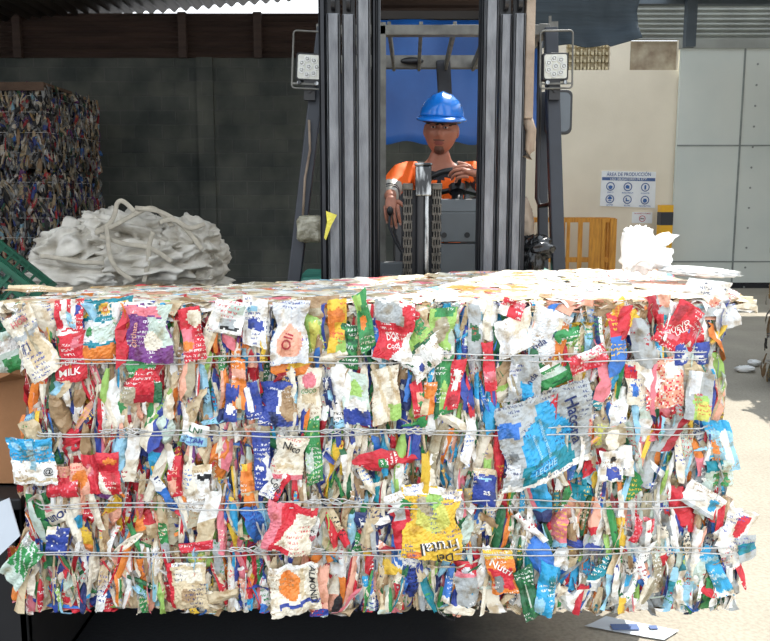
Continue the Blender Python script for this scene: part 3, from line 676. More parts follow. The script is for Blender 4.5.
# white wrapper standing on the bale's top
mb = MB(); c = P(639, 248, 2.86)
lump(mb, P(637, 250, 2.86), (.046, .05, .070), 3, .7, 36, 24, fold=1.3, sq=.6)
lump(mb, P(650, 256, 2.87), (.066, .05, .042), 8, .6, 36, 24, fold=1.2, sq=.7)
lump(mb, P(663, 240, 2.87), (.038, .022, .022), 5, .4, 24, 16, Ry(-20))
lump(mb, P(646, 233, 2.86), (.020, .03, .018), 6, .4, 24, 16)
mb.prism([P(664, 233, 2.85), P(680, 235, 2.86), P(666, 244, 2.85)], (0, 1, 0), .006)
wr = mb.build('crumpled_wrapper', M['glassfilm']); tag(wr, 'sunlit crumpled white wrapper sitting on the right end of the bale', 'wrapper')
mb = MB(); lump(mb, P(700, 272, 2.8), (.13, .10, .016), 12, .5, 40, 20, Ry(3)); 
wr2 = mb.build('flattened_wrapper', M['glassfilm']); tag(wr2, 'flat white sheet hanging past the top right edge of the bale', 'wrapper')
# brown and pale flakes loose on the top left
o = hero(38, 289, 64, 10, -4, 'b', [('r', 0, .5, 1, 1, 't')], D=2.62, nrm=(.05, -.55, .85), parent=None, name='carton_offcut', curl=.02)
tag(o, 'flat brown carton offcut lying on the top left corner of the bale', 'carton')
o = hero(497, 279, 54, 7, 6, 'b', [('r', 0, .4, 1, 1, 'c')], D=3.1, nrm=(0, -.5, .87), name='carton_offcut', curl=.03)
tag(o, 'tan carton offcut lying on the back of the bale below the right mast rails', 'carton')

# ------------------------------------------------------------ SETTING
mb = MB(); mb.add([(-14, -9, 0), (14, -9, 0), (14, 20, 0), (-14, 20, 0)], [(0, 1, 2, 3)])
mb = MB(); mb.box((8.2, 1.5, 0), (8.4, 14.5, 5.8)); struct(mb.build('wall_sky_blocker', M['old'], origin=(8.2, 8, 0)))  # unseen wall, added to block sky light and darken the yard
fl = MB(); fl.box((-14, -9, -.12), (14, 20, 0)); struct(fl.build('floor', M['floor'], origin=(0, 0, 0)))
WD = 12.5; FD = 14.8
zt = P(160, 58, WD).z
mb = MB(); mb.box((-9, WD, 0), (1.9, WD+.2, zt)); mb.box((P(198, 100, WD).x, WD-.07, 0), (P(214, 100, WD).x, WD, zt)); struct(mb.build('wall_back', M['block'], origin=(0, WD, 0)))
mb = MB(); mb.box((-9.2, 3.5, 0), (-9, WD+.2, zt)); struct(mb.build('wall_left', M['block'], origin=(-9, 8, 0)))
def corrugated(mb, p0, du, dv, n, waves, amp, nrm):
    """sheet p0 + s*du + t*dv, ribs running along dv"""
    p0, du, dv, nrm = (Vector(q) for q in (p0, du, dv, nrm)); k = waves*8; vs = []
    for i in range(k+1):
        s = i/k; h = nrm*amp*math.sin(s*waves*2*math.pi)
        for t in range(n+1): vs.append(p0+du*s+dv*(t/n)+h)
    fs = [(i*(n+1)+t, (i+1)*(n+1)+t, (i+1)*(n+1)+t+1, i*(n+1)+t+1) for i in range(k) for t in range(n)]
    mb.smooth = True; mb.add(vs, fs); mb.smooth = False
zc0 = P(160, 15, WD).z; 
mb = MB(); corrugated(mb, (-9, WD+.08, zt-.02), (0, 0, zc0-zt+.06), (10.9, 0, 0), 1, 9, .022, (0, -1, 0)); struct(mb.build('wall_cladding', M['clad'], origin=(0, WD, zt)))
mb = MB(); corrugated(mb, (-.85, WD+.12, zc0-.05), (0, 0, .75), (2.75, 0, 0), 1, 6, .022, (0, -1, 0)); struct(mb.build('wall_cladding_upper', M['clad'], origin=(0, WD, zc0)))
for i, px in enumerate((18, 183, 258)):
    mb = MB(); a = P(px-4, 58, WD-.1); b = P(px+4, 58, WD-.1); mb.box((a.x, WD-.12, zt-.01), (b.x, WD-.04, zc0+.02)); struct(mb.build('trim_%d' % (i+1), M['clad']))
# roof over the left bay
mb = MB()
zl = P(130, 14, WD).z; zr = P(310, -2, WD).z; sl = (zr-zl)/(P(310, 0, WD).x-P(130, 0, WD).x)
def rz(x, y): return 4.205+.087*(x+3.71)+(12.9-y)*.02
def roof_sheet(mb, x0, x1, y0, y1, waves):
    k = waves*6; vs = []
    for i in range(k+1):
        x = x0+(x1-x0)*i/k
        for y in (y0, y1): vs.append((x, y, rz(x, y)+.03*math.sin(i/6*2*math.pi)))
    mb.smooth = True; mb.add(vs, [(2*i, 2*i+2, 2*i+3, 2*i+1) for i in range(k)]); mb.smooth = False
roof_sheet(mb, -9.2, 1.15, 3.4, 12.9, 62); roof_sheet(mb, 1.15, 2.45, 6.4, 12.9, 9)
struct(mb.build('ceiling', M['roof'], origin=(0, 8, 4)))
for i, y in enumerate((5.2, 7.6)):
    mb = MB(); mb.bar((-9, y, rz(-9, y)-.12), (1.1 if y < 6 else 2.4, y, rz(1.1, y)-.12), .08, .14); struct(mb.build('trim_%d' % (i+4), M['beam']))
# right-hand canopy, out of the picture, whose shade falls across the yard
mb = MB(); corrugated(mb, (4.4, 9.4, 4.65), (3.7, 0, 0), (0, 4.6, 0), 1, 20, .03, (0, 0, 1)); struct(mb.build('ceiling_canopy', M['corr'], origin=(8, 11, 4.6)))
# building at the back right
def wx(px, py=100): return P(px, py, FD).x
def wz(py): return P(600, py, FD).z
mb = MB()
X0, XD = 1.9, wx(672, 150)
vt, vb = wz(40), wz(70)
a1, a2, b1, b2 = wx(566, 60), wx(610, 60), wx(630, 60), wx(678, 60)
z2 = wz(48)
mb.box((X0, FD, 0), (XD+.35, FD+.25, vb)); mb.box((X0, FD, vb), (a1, FD+.25, vt)); mb.box((a2, FD, vb), (b1, FD+.25, vt)); mb.box((b2, FD, vb), (b2+.05, FD+.25, vt))
struct(mb.build('wall_right', M['beige'], origin=(4, FD, 0)))
mb = MB(); mb.box((b1, FD+.1, vb), (b2, FD+.2, vt)); mb.box((b1, FD+.08, vb), (b1+.35, FD+.14, vb+.18)); struct(mb.build('wall_infill', M['old']))
mb = MB(); nz_ = 4; nx_ = 6; ww = (a2-a1)/nx_; hh = (vt-vb)/nz_
mb.box((a1, FD+.16, vb), (a2, FD+.22, vt)); mb.cur = 0
for i in range(nx_):
    for j in range(nz_):
        mb.box((a1+i*ww+.015, FD+.06, vb+j*hh+.015), (a1+i*ww+ww*.3, FD+.17, vb+(j+1)*hh-.01)); mb.box((a1+i*ww+ww*.55, FD+.06, vb+j*hh+.015), (a1+i*ww+ww-.015, FD+.17, vb+j*hh+hh*.5))
struct(mb.build('window_1', M['lattice']))
mb = MB(); corrugated(mb, (X0, FD+.05, wz(40)), (0, 0, wz(-30)-wz(40)), (14-X0, 0, 0), 1, 14, .03, (0, -1, 0)); struct(mb.build('wall_upper', M['corr'], origin=(8, FD, wz(40))))
mb = MB(); mb.box((X0, FD-.9, wz(17)+.02), (13.9, FD-.75, wz(4)+.02)); struct(mb.build('trim_7', M['beam']))
pb = P(691, 47, FD-1.0); mb = MB(); mb.box((P(686, 20, FD-1).x, FD-1.05, pb.z), (P(696, 20, FD-1).x, FD-.9, 5.4)); struct(mb.build('trim_8', M['beam']))
# sliding metal door
dz1 = wz(50); dx0 = wx(674, 150); dx1 = 13.9
mb = MB(); mb.box((dx0, FD-.14, .1), (dx1, FD-.06, dz1)); d = mb.build('door_1', M['door'], origin=(dx0, FD-.1, 0)); struct(d)
mb = MB(); mb.box((dx0-.02, FD-.16, wz(50)), (dx1, FD-.05, wz(40))); h = mb.build('door_rail', M['corr'], d)
mb = MB(); mb.box((dx0, FD-.15, wz(146)-.012), (dx1, FD-.139, wz(146)+.012)); mb.box((dx0, FD-.15, wz(261)-.012), (dx1, FD-.139, wz(261)+.012)); xs = wx(736, 150); mb.box((xs-.015, FD-.151, .1), (xs+.015, FD-.139, dz1)); mb.build('panel_seam', M['seam'], d)
mb = MB()
for k in range(12): mb.disc((wx(752, 100), FD-.14, dz1-.25-k*.34), (0, -1, 0), .018, .008, 8)
mb.build('rivet_row', M['seam'], d)
mb = MB(); mb.box((dx0, FD-.12, 0), (dx1, FD-.02, .1)); struct(mb.build('baseboard_right', M['mastdark']))
# far background beyond the gap on the left
# dark shade cloth hanging on the right of the roof
mb = MB(); D = 8.2; k = 40; vs = []
top = -153
for i in range(k+1):
    px = 516+(639-516)*i/k
    yb = 47+1.5*math.sin(px*.12) if px < 606 else 49-(px-606)*.28
    for j in range(9):
        py = top+(yb-top)*(j/8)**.6; p = P(px, py, D); p.y += .10*math.sin(j*1.9+i*.05)+.05*noise.noise(Vector((i*.2, j, 0))); vs.append(p)
fs = [(i*9+j, (i+1)*9+j, (i+1)*9+j+1, i*9+j+1) for i in range(k) for j in range(8)]
mb.smooth = True; mb.add(vs, fs); tp = mb.build('shade_cloth', M['darktarp']); s_ = tp.modifiers.new('solid', 'SOLIDIFY'); s_.thickness = .01
tag(tp, 'dark slate shade cloth hanging in folds from the roof beside the mast', 'tarp')
# blue tarpaulin behind the forklift
mb = MB(); D = 9.; k = 30; vs = []; n_ = 12
for i in range(k+1):
    px = 374+(541-374)*i/k
    for j in range(n_+1):
        py = 20+(143+2*math.sin(i*.8)-20)*j/n_; p = P(px, py, D); p.y += .012*math.sin(i*.7+j*.15)+.05*noise.noise(Vector((i*.1, j*.15, 4))); vs.append(p)
fs = [(i*(n_+1)+j, (i+1)*(n_+1)+j, (i+1)*(n_+1)+j+1, i*(n_+1)+j+1) for i in range(k) for j in range(n_)]
mb.smooth = True; mb.add(vs, fs); tp = mb.build('blue_tarpaulin', M['bluetarp']); s_ = tp.modifiers.new('solid', 'SOLIDIFY'); s_.thickness = .01
tag(tp, 'bright blue tarpaulin hanging behind the forklift and its driver', 'tarp')

for i, px in enumerate((372, 512)):
    mb = MB(); a = P(px, 20, 9.12); mb.box((a.x-.04, 9.08, 0), (a.x+.04, 9.16, a.z+.05)); struct(mb.build('trim_%d' % (i+20), M['roof']))
mb = MB(); a = P(366, 20, 9.12); b = P(541, 20, 9.12); mb.box((a.x, 9.06, a.z+.0), (b.x, 9.14, a.z+.08)); struct(mb.build('trim_22', M['roof']))
# ------------------------------------------------------------ stacked bales in the shed
def small_bale(x, y, z, w, d, h, seed, mats=('core_dull', 'print_dull'), weights=None, n=1500, name='stacked_bale', rot=0):
    global RNG
    RNG = np.random.default_rng(seed)
    e = empty(name, (x, y, z), None, None)
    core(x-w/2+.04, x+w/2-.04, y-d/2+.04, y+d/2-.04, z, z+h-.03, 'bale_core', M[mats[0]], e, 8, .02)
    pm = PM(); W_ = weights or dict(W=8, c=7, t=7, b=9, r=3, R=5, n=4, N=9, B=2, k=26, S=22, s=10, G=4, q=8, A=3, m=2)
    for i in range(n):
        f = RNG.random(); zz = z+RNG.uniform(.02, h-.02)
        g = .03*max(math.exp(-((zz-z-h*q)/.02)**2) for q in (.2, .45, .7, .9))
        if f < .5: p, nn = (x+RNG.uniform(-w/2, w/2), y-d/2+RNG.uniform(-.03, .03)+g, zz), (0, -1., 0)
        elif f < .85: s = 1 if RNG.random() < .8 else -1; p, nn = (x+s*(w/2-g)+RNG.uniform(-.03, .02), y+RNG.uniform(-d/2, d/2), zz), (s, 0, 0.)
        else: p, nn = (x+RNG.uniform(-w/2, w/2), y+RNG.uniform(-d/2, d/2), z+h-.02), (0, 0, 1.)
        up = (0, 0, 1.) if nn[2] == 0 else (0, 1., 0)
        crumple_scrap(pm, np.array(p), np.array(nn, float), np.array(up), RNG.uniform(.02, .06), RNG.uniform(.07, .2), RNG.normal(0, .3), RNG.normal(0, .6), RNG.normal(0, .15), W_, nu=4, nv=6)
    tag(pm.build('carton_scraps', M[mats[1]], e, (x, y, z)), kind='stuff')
    for q in (.2, .45, .7, .9):
        mb = MB(); zz = z+h*q; a = w/2+.005; b = d/2+.005
        mb.tube([(x-a, y-b, zz), (x+a, y-b, zz), (x+a, y+b, zz), (x-a, y+b, zz)], .003, 5, closed=True); mb.build('baling_wire', M['wire'], e)
    return e
BH = .885
def bx(px, D): return (px-385)*D/868
tier = ['on the floor, bottom', 'in the middle', 'on top']
ya, yb_ = 10.05, 10.93
zlist = [0, .945, 1.89]
xr = (45-385)*9.62/870
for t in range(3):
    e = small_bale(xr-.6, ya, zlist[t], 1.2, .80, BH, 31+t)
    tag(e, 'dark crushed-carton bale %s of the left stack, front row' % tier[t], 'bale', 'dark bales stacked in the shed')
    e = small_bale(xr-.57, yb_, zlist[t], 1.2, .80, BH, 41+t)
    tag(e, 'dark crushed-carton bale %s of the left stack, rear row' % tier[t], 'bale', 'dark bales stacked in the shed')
mb = MB(); a = zlist[2]+BH+.02; vs = []
mb.box((xr-1.2, ya-.43, a), (xr+.01, ya+.42, a+.03)); mb.box((xr-1.2, ya-.455, a-.06), (xr+.015, ya-.44, a+.03))
o = mb.build('cardboard_sheet', M['cardgrey']); tag(o, 'dusty brown cardboard sheet covering the top bale at the left', 'cardboard')
# brown cardboard bales at the right edge
CW = dict(b=22, t=4, q=10, S=8, k=5, c=1, G=1)
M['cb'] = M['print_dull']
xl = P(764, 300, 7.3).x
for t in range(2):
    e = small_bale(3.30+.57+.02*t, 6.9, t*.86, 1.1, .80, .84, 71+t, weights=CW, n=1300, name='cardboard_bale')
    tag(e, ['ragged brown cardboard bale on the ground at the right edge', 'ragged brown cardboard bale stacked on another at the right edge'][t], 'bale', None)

# ------------------------------------------------------------ heap of woven bulk bags
def strap(px_pts, D, parent, w=.035):
    pts = [P(x, y, D+(q[0] if q else 0)) for x, y, *q in px_pts]
    # smooth catmull-rom
    out = []
    for i in range(len(pts)-1):
        p0, p1, p2, p3 = pts[max(i-1, 0)], pts[i], pts[i+1], pts[min(i+2, len(pts)-1)]
        for k in range(6):
            t = k/6; out.append(.5*((2*p1)+(p2-p0)*t+(2*p0-5*p1+4*p2-p3)*t*t+(3*p1-p0-3*p2+p3)*t**3))
    out.append(pts[-1]); mb = MB(); mb.tube(out, w*.5, 8, flat=.25, ref=(0, 1, 0)); return mb.build('lifting_strap', M['strap'], parent)
BGD = 6.7
def bag(px, py, wpx, hpx, D, dpt, seed, label, amp=.45, rot=0, floor=None, fold=1.5, nm='bulk_bag'):
    c = P(px, py, D); s = D/868; mb = MB()
    lump(mb, c, (wpx*s/2, dpt/2, hpx*s/2), seed, amp, 110, 60, Ry(rot), fold=fold, floor=floor, sq=.85)
    o = mb.build(nm, M['bag']); tag(o, label, 'bag', 'heap of empty woven bags'); return o
b0 = MB(); lump(b0, (P(128, 300, 6.9).x, 6.95, .42), (.86, .5, .48), 21, .2, 90, 50, fold=2.4, floor=0., sq=.7)
o = b0.build('bulk_bag', M['bag']); tag(o, 'full off-white woven bag on the ground under the heap', 'bag', 'heap of empty woven bags')
b1 = bag(130, 284, 190, 50, 6.85, .95, 4, 'wide crumpled white woven bag across the bottom of the heap', .55, 0)
b2 = bag(80, 245, 86, 50, 6.65, .6, 9, 'grey-white folded woven bag on the left side of the heap', .7, -22)
b3 = bag(82, 270, 96, 34, 6.5, .5, 14, 'pale woven bag folded low at the left front of the heap', .7, 4)
b4 = bag(136, 236, 96, 44, 6.7, .6, 17, 'crumpled woven bag at the peak of the heap with looped straps', .8, 12)
b5 = bag(150, 262, 110, 42, 6.5, .5, 23, 'creased woven bag in the middle front of the heap', .8, -6)
b6 = bag(192, 240, 52, 44, 6.6, .5, 27, 'rounded woven bag bulging at the upper right of the heap', .6, 20)
b7 = bag(201, 264, 50, 60, 6.8, .6, 33, 'grey woven bag slumping down the right side of the heap', .5, 28)
S0 = 6.22
strap([(96, 231), (107, 226), (114, 216), (117, 204), (122, 201), (130, 207), (137, 216)], S0+.1, b4)
strap([(106, 226), (108, 240), (110, 256), (118, 270), (134, 281)], S0-.02, b4)
strap([(153, 232), (149, 246), (148, 262), (144, 282)], S0, b4)
strap([(95, 233), (115, 225), (135, 214), (150, 208), (162, 214), (172, 226)], S0+.08, b4)
strap([(135, 208), (158, 211), (178, 222), (192, 236), (202, 250)], S0+.06, b6)
strap([(160, 222), (174, 220), (190, 228), (205, 224)], S0+.05, b6)
strap([(100, 236), (125, 244), (150, 248), (172, 262)], S0, b5)
strap([(40, 256), (58, 258), (80, 262), (104, 263)], S0-.05, b3)

# ------------------------------------------------------------ left foreground: green crates, brown box, bin
def crate(x, y, z, R, label, name='plastic_crate', grp=None):
    L, Wd, Hh, th = .58, .40, .30, .014
    mb = MB(); c = Vector((x, y, z))
    def b(a, q): 
        n0 = len(mb.v); mb.box(a, q)
        for i in range(n0, len(mb.v)): mb.v[i] = c+R@mb.v[i]
    b((-L/2, -Wd/2, 0), (L/2, Wd/2, th))
    for sy in (-1, 1):
        yy = sy*(Wd/2-th/2)
        for zz in (0.0, .075, .15, .225, .275): b((-L/2, yy-th/2, zz), (L/2, yy+th/2, zz+.022))
        for i in range(13): xx = -L/2+L*i/12; b((xx-.006, yy-th/2-.003, 0), (xx+.006, yy+th/2+.003, Hh))
    for sx in (-1, 1):
        xx = sx*(L/2-th/2)
        for zz in (0.0, .075, .15, .225, .275): b((xx-th/2, -Wd/2, zz), (xx+th/2, Wd/2, zz+.022))
        for i in range(9): yy = -Wd/2+Wd*i/8; b((xx-th/2-.003, yy-.006, 0), (xx+th/2+.003, yy+.006, Hh))
    o = mb.build(name, M['crate'], origin=c); tag(o, label, 'crate', grp)
    r = MB(); r0 = r
    for a, q in (((-L/2-.012, -Wd/2-.012, Hh-.012), (L/2+.012, -Wd/2+.014, Hh+.008)), ((-L/2-.012, Wd/2-.014, Hh-.012), (L/2+.012, Wd/2+.012, Hh+.008)), ((-L/2-.012, -Wd/2, Hh-.012), (-L/2+.014, Wd/2, Hh+.008)), ((L/2-.014, -Wd/2, Hh-.012), (L/2+.012, Wd/2, Hh+.008))):
        n0 = len(r.v); r.box(a, q)
        for i in range(n0, len(r.v)): r.v[i] = c+R@r.v[i]
    r.build('crate_rim', M['crate'], o); return o
cx = -2.02
for i in range(3): crate(cx-.02, 3.95, .005+i*.315, Rz(6+3*i), 'green plastic crate in the stack left of the bale', grp='green crates stacked left of the bale')
ct = crate(cx-.0, 3.95, 1.13, Rz(12)@Ry(42), 'tilted green plastic crate on top of the stack left of the bale', grp='green crates stacked left of the bale')
# brown box on a black bin
x1 = P(28, 400, 2.6).x; zt_ = P(20, 373, 2.6).z; zb_ = P(20, 485, 2.6).z
e = empty('cardboard_box', (x1-.25, 2.85, zb_), 'open brown cardboard box beside the left end of the bale', 'box')
mb = MB(); th = .006
mb.box((x1-.5, 2.6, zb_), (x1, 2.6+th, zt_-.01)); mb.box((x1-.5, 3.1-th, zb_), (x1, 3.1, zt_-.01)); mb.box((x1-.5, 2.6, zb_), (x1-.5+th, 3.1, zt_-.01)); mb.box((x1-th, 2.6, zb_), (x1, 3.1, zt_-.01)); mb.box((x1-.5, 2.6, zb_), (x1, 3.1, zb_+th))
mb.build('box_body', M['cardboard'], e)
mb = MB(); mb.prism([(x1-.5, 2.598, zt_-.02), (x1, 2.598, zt_-.01), (x1-.02, 2.53, zt_+.015), (x1-.1, 2.51, zt_-.015), (x1-.2, 2.52, zt_+.02), (x1-.5, 2.5, zt_)], (0, -.3, -1), .005); mb.build('box_flap', M['cardboard'], e)
mb = MB(); mb.prism([(x1, 2.6, zt_-.01), (x1, 3.1, zt_-.01), (x1+.03, 3.08, zt_+.08), (x1+.025, 2.62, zt_+.07)], (-1, 0, .2), .005); mb.build('box_flap', M['cardboard'], e)
mb = MB(); 
for a, q in (((x1-.55, 2.5, 0), (x1+.0, 2.53, zb_-.005)), ((x1-.55, 3.2, 0), (x1+.0, 3.23, zb_-.005)), ((x1-.03, 2.5, 0), (x1+.0, 3.23, zb_-.005)), ((x1-.55, 2.5, 0), (x1-.52, 3.23, zb_-.005)), ((x1-.55, 2.5, 0), (x1, 3.23, .03)), ((x1-.57, 2.48, zb_-.04), (x1+.01, 3.25, zb_-.002))): mb.box(a, q)
for k in range(4): mb.box((x1-.5+.12*k, 2.485, .05), (x1-.48+.12*k, 2.5, zb_-.05))
o = mb.build('storage_bin', M['bin'], bevel=.006); tag(o, 'black ribbed bin under the brown box at the left edge', 'bin')
mb = MB(); p = [P(-14, 508, 2.40), P(9, 498, 2.40), P(20, 536, 2.38), P(-2, 557, 2.37), P(-16, 556, 2.37)]; mb.prism(p, (0, 1, 0), .004)
o = mb.build('paper_sheet', M['paper']); tag(o, 'pale blue-grey paper sheet leaning against the bin at the left edge', 'paper')
o = hero(8, 352, 34, 40, 12, 'h', [('r', .3, 0, 1, .35, 'g'), ('r', 0, .5, 1, .8, 'W')], D=2.62, name='crushed_carton', parent=None, seed=5); tag(o, 'crushed white and green carton lying on the brown box', 'carton')

# ------------------------------------------------------------ right background things
# yellow timber crate
e = empty('wooden_crate', (P(580, 260, 13.8).x, 14, 0), 'tall yellow timber slatted crate standing against the beige wall', 'crate')
x0 = P(528, 240, 13.8).x; x1_ = P(614.5, 240, 13.8).x; zt2 = P(580, 218, 13.8).z
def addp(nm, f, mt, par, bev=0):
    mb = MB(); f(mb); return mb.build(nm, mt, par, bevel=bev)
addp('rail', lambda m: m.box((x0, 13.78, zt2-.07), (x1_, 13.83, zt2)), M['wood'], e)
addp('rail', lambda m: m.box((x0, 13.785, .52), (x1_, 13.825, .60)), M['wood'], e)
addp('rail', lambda m: m.box((x0, 13.78, .03), (x1_, 13.83, .12)), M['wood'], e)
for f0, wd in ((0, .09), (.15, .06), (.3, .10), (.44, .05), (.57, .07), (.70, .19), (.84, .06), (.94, .10)):
    xx = x0+(x1_-x0)*f0; addp('slat', lambda m: m.box((xx, 13.75, 0.0), (xx+wd, 13.78, zt2-.01)), M['wood'], e)
addp('side_panel', lambda m: [m.box((x1_-.06, 13.83, zt2-.07), (x1_, 14.25, zt2)), m.box((x1_-.05, 13.83, .5), (x1_-.01, 14.25, .58)), m.box((x1_-.06, 14.18, 0), (x1_, 14.25, zt2)), m.box((x1_-.05, 14, 0), (x1_-.01, 14.08, zt2-.05))], M['wood'], e)
addp('rear_frame', lambda m: [m.box((x0, 14.2, zt2-.07), (x1_, 14.25, zt2)), m.box((x0, 14.2, 0), (x0+.07, 14.25, zt2)), m.box((x0+.6, 14.2, 0), (x0+.68, 14.25, zt2))], M['wood'], e)
# safety sign
sy = FD-.02
tl, tr_, br_, bl = P(602, 171, sy), P(656, 172, sy), P(655, 208, sy), P(600, 206, sy)
e = empty('safety_sign', bl, 'white and blue safety board with six round pictograms on the beige wall', 'sign')
mb = MB(); mb.prism([bl, br_, tr_, tl], (0, 1, 0), .02); mb.build('sign_board', M['white'], e)
def board(u, v, lift=.003):   # u right, v up on the board
    p = bl.lerp(br_, u).lerp(tl.lerp(tr_, u), v); return Vector((p.x, sy-lift, p.z))
def quad(mb, u0, v0, u1, v1, lift=.003): mb.add([board(u0, v0, lift), board(u1, v0, lift), board(u1, v1, lift), board(u0, v1, lift)], [(0, 1, 2, 3)])
mb = MB(); quad(mb, 0.01, .74, .99, .83)
for i in range(3):
    for j in range(2):
        c = board(.17+.32*i, .57-.36*j); mb.disc(c+Vector((0, -.002, 0)), (0, -1, 0), .074, .002, 28, inner=.058)
mb.build('pictogram', M['signnavy'], e)
mb = MB()
for i in range(3):
    for j in range(2):
        c = board(.17+.32*i, .57-.36*j)+Vector((0, -.003, 0)); k = i+3*j
        def q2(x0, z0, x1, z1):
            x0, z0, x1, z1 = (.87*q for q in (x0, z0, x1, z1)); mb.add([c+Vector((x0, 0, z0)), c+Vector((x1, 0, z0)), c+Vector((x1, 0, z1)), c+Vector((x0, 0, z1))], [(0, 1, 2, 3)])
        if k == 0: mb.disc(c+Vector((0, 0, -.015)), (0, -1, 0), .034, .002, 16); q2(-.045, -.004, .045, .008)
        elif k == 1: mb.disc(c+Vector((-.01, 0, 0)), (0, -1, 0), .032, .002, 16); q2(.01, -.04, .03, .02)
        elif k == 2: mb.disc(c+Vector((0, 0, .02)), (0, -1, 0), .018, .002, 14); q2(-.018, -.045, .018, .01)
        elif k == 3: q2(-.045, .0, .045, .022); q2(-.03, -.04, .03, -.022); mb.disc(c+Vector((0, 0, .02)), (0, -1, 0), .03, .001, 14)
        elif k == 4: q2(-.035, -.035, -.01, .035); q2(-.035, -.035, .04, -.01)
        else: mb.disc(c+Vector((0, 0, -.01)), (0, -1, 0), .035, .002, 16); q2(-.03, .0, .03, .03)
mb.build('pictogram_figure', M['signblue'], e)
def sign_text(txt, u, v, size, m, par, lift=.004, sx=1.):
    vs, fs = text_geo(txt, size); c = board(u, v, lift); mb = MB(); mb.add([c+Vector((q.x*sx, 0, q.y)) for q in vs], fs); return mb.build('lettering', m, par)
sign_text('ÁREA DE PRODUCCIÓN', .5, .915, .085, M['signnavy'], e, sx=.82)
sign_text('USO OBLIGATORIO DE E.P.P.', .5, .785, .055, M['white'], e, .006, sx=.9)
for i, w_ in enumerate(('CASCO', 'MASCARILLA', 'GUANTES', 'LENTES', 'BOTAS', 'PROTECTOR')): sign_text(w_, .17+.32*(i % 3), .40-.36*(i//3), .034, M['signblue'], e)
# no smoking sign
bl, br_, tr_, tl = P(632, 223, sy), P(652, 223.5, sy), P(652.5, 212.5, sy), P(632.5, 212, sy)
e = empty('no_smoking_sign', bl, 'small white no-smoking sign under the safety board', 'sign')
mb = MB(); mb.prism([bl, br_, tr_, tl], (0, 1, 0), .02); mb.build('sign_board', M['white'], e)
c = board(.5, .42); mb = MB(); mb.disc(c, (0, -1, 0), .055, .002, 28, inner=.044); mb.bar(c+Vector((-.036, -.001, .036)), c+Vector((.036, -.001, -.036)), .009, .002); mb.build('prohibition_ring', M['signred'], e)
mb = MB(); mb.box(tuple(c+Vector((-.035, -.001, -.008))), tuple(c+Vector((.03, .0, .006)))); mb.build('cigarette', M['postblack'], e)
sign_text('PROHIBIDO FUMAR', .5, .88, .032, M['signred'], e)
# striped post
e = empty('guard_post', (P(656, 240, 14.4).x, 14.4, 0), 'square yellow and black post beside the grey sliding door', 'post')
px0, px1_ = P(658.5, 230, 14.4).x, P(670.5, 230, 14.4).x
def pz(y): return P(656, y, 14.4).z
segs = [(0, pz(262), 'postblack'), (pz(262), pz(249), 'yellow'), (pz(249), pz(225), 'yellow'), (pz(225), pz(212), 'postblack'), (pz(212), pz(205), 'yellow')]
mb = MB(); mb.box((px0, 14.3, 0), (px1_, 14.5, pz(225))); mb.box((px0, 14.3, pz(212)), (px1_, 14.5, pz(205))); mb.build('yellow_band', M['yellow'], e)
mb = MB(); mb.box((px0-.002, 14.298, pz(225)), (px1_+.002, 14.502, pz(212))); mb.build('black_band', M['postblack'], e)
# flattened carton on the ground beneath the bale
g = [G(584, 628), G(606, 618), G(679, 632), G(664, 641.5)]
mb = MB(); n_ = 10; vs = []
for i in range(n_+1):
    for j in range(n_+1):
        p = g[0].lerp(g[3], i/n_).lerp(g[1].lerp(g[2], i/n_), j/n_); p.z = .006+.006*abs(noise.noise(p*9)); vs.append(p)
mb.add(vs, [(i*(n_+1)+j, (i+1)*(n_+1)+j, (i+1)*(n_+1)+j+1, i*(n_+1)+j+1) for i in range(n_) for j in range(n_)])
cc = (g[0]+g[1]+g[2]+g[3])/4; mb.cur = 1
mb.box(tuple(cc+Vector((-.08, -.02, .011))), tuple(cc+Vector((.02, .02, .0125)))); mb.box(tuple(cc+Vector((.06, -.015, .011))), tuple(cc+Vector((.09, .01, .0125))))
o = mb.build('flat_carton', [M['paper'], M['signnavy']]); tag(o, 'flattened pale carton lying on the ground in front of the bale at the right', 'carton')
for i, (px, py) in enumerate(((745, 372), (754, 366))):
    mb = MB(); lump(mb, G(px, py)+Vector((0, 0, .03)), (.09-.03*i, .06, .03), 50+i, .6, 24, 14, floor=0.001); o = mb.build('crumpled_film', M['glassfilm']); tag(o, ['larger scrap of clear film on the shaded ground near the right edge', 'smaller scrap of film beside the larger one near the right edge'][i], 'litter')

# ------------------------------------------------------------ FORKLIFT
MD = 3.52
def X(px, D, py=140): return P(px, py, D).x
def Z(py, D, px=400): return P(px, py, D).z
MX = X(425, MD, 200)
fk = empty('forklift', (MX, 4.6, 0), 'grey-masted forklift with work lamps carrying the bale of cartons', 'forklift')
ZTOP = 3.05
def rail(xa, xb, D, z1, m='mast', dep=.09, nm='mast_rail'):
    mb = MB(); a, b = X(xa, D), X(xb, D); t = .012
    mb.box((a, D, .12), (b, D+t, z1)); mb.box((a, D, .12), (a+t, D+dep, z1)); mb.box((b-t, D, .12), (b, D+dep, z1)); mb.box((a, D+dep-t, .12), (b, D+dep, z1))
    return mb.build(nm, M[m], fk, bevel=.004)
zi = Z(13, MD)
rail(319.5, 327, MD+.02, ZTOP, 'mastdark', .12); rail(327.5, 340.5, MD, zi); rail(342.5, 355.5, MD+.015, zi); rail(357, 370.5, MD+.005, ZTOP)
rail(371.5, 377, MD+.05, ZTOP, 'mastdark', .05)
rail(483.5, 496.5, MD+.005, ZTOP); rail(498.5, 510, MD+.015, zi); rail(512, 523, MD, zi); rail(478, 483, MD+.05, ZTOP, 'mastdark', .05)
mb = MB(); mb.box((X(524, MD), MD+.01, Z(118, MD)), (X(533, MD), MD+.09, ZTOP)); mb.build('side_plate', M['rust'], fk, bevel=.004)
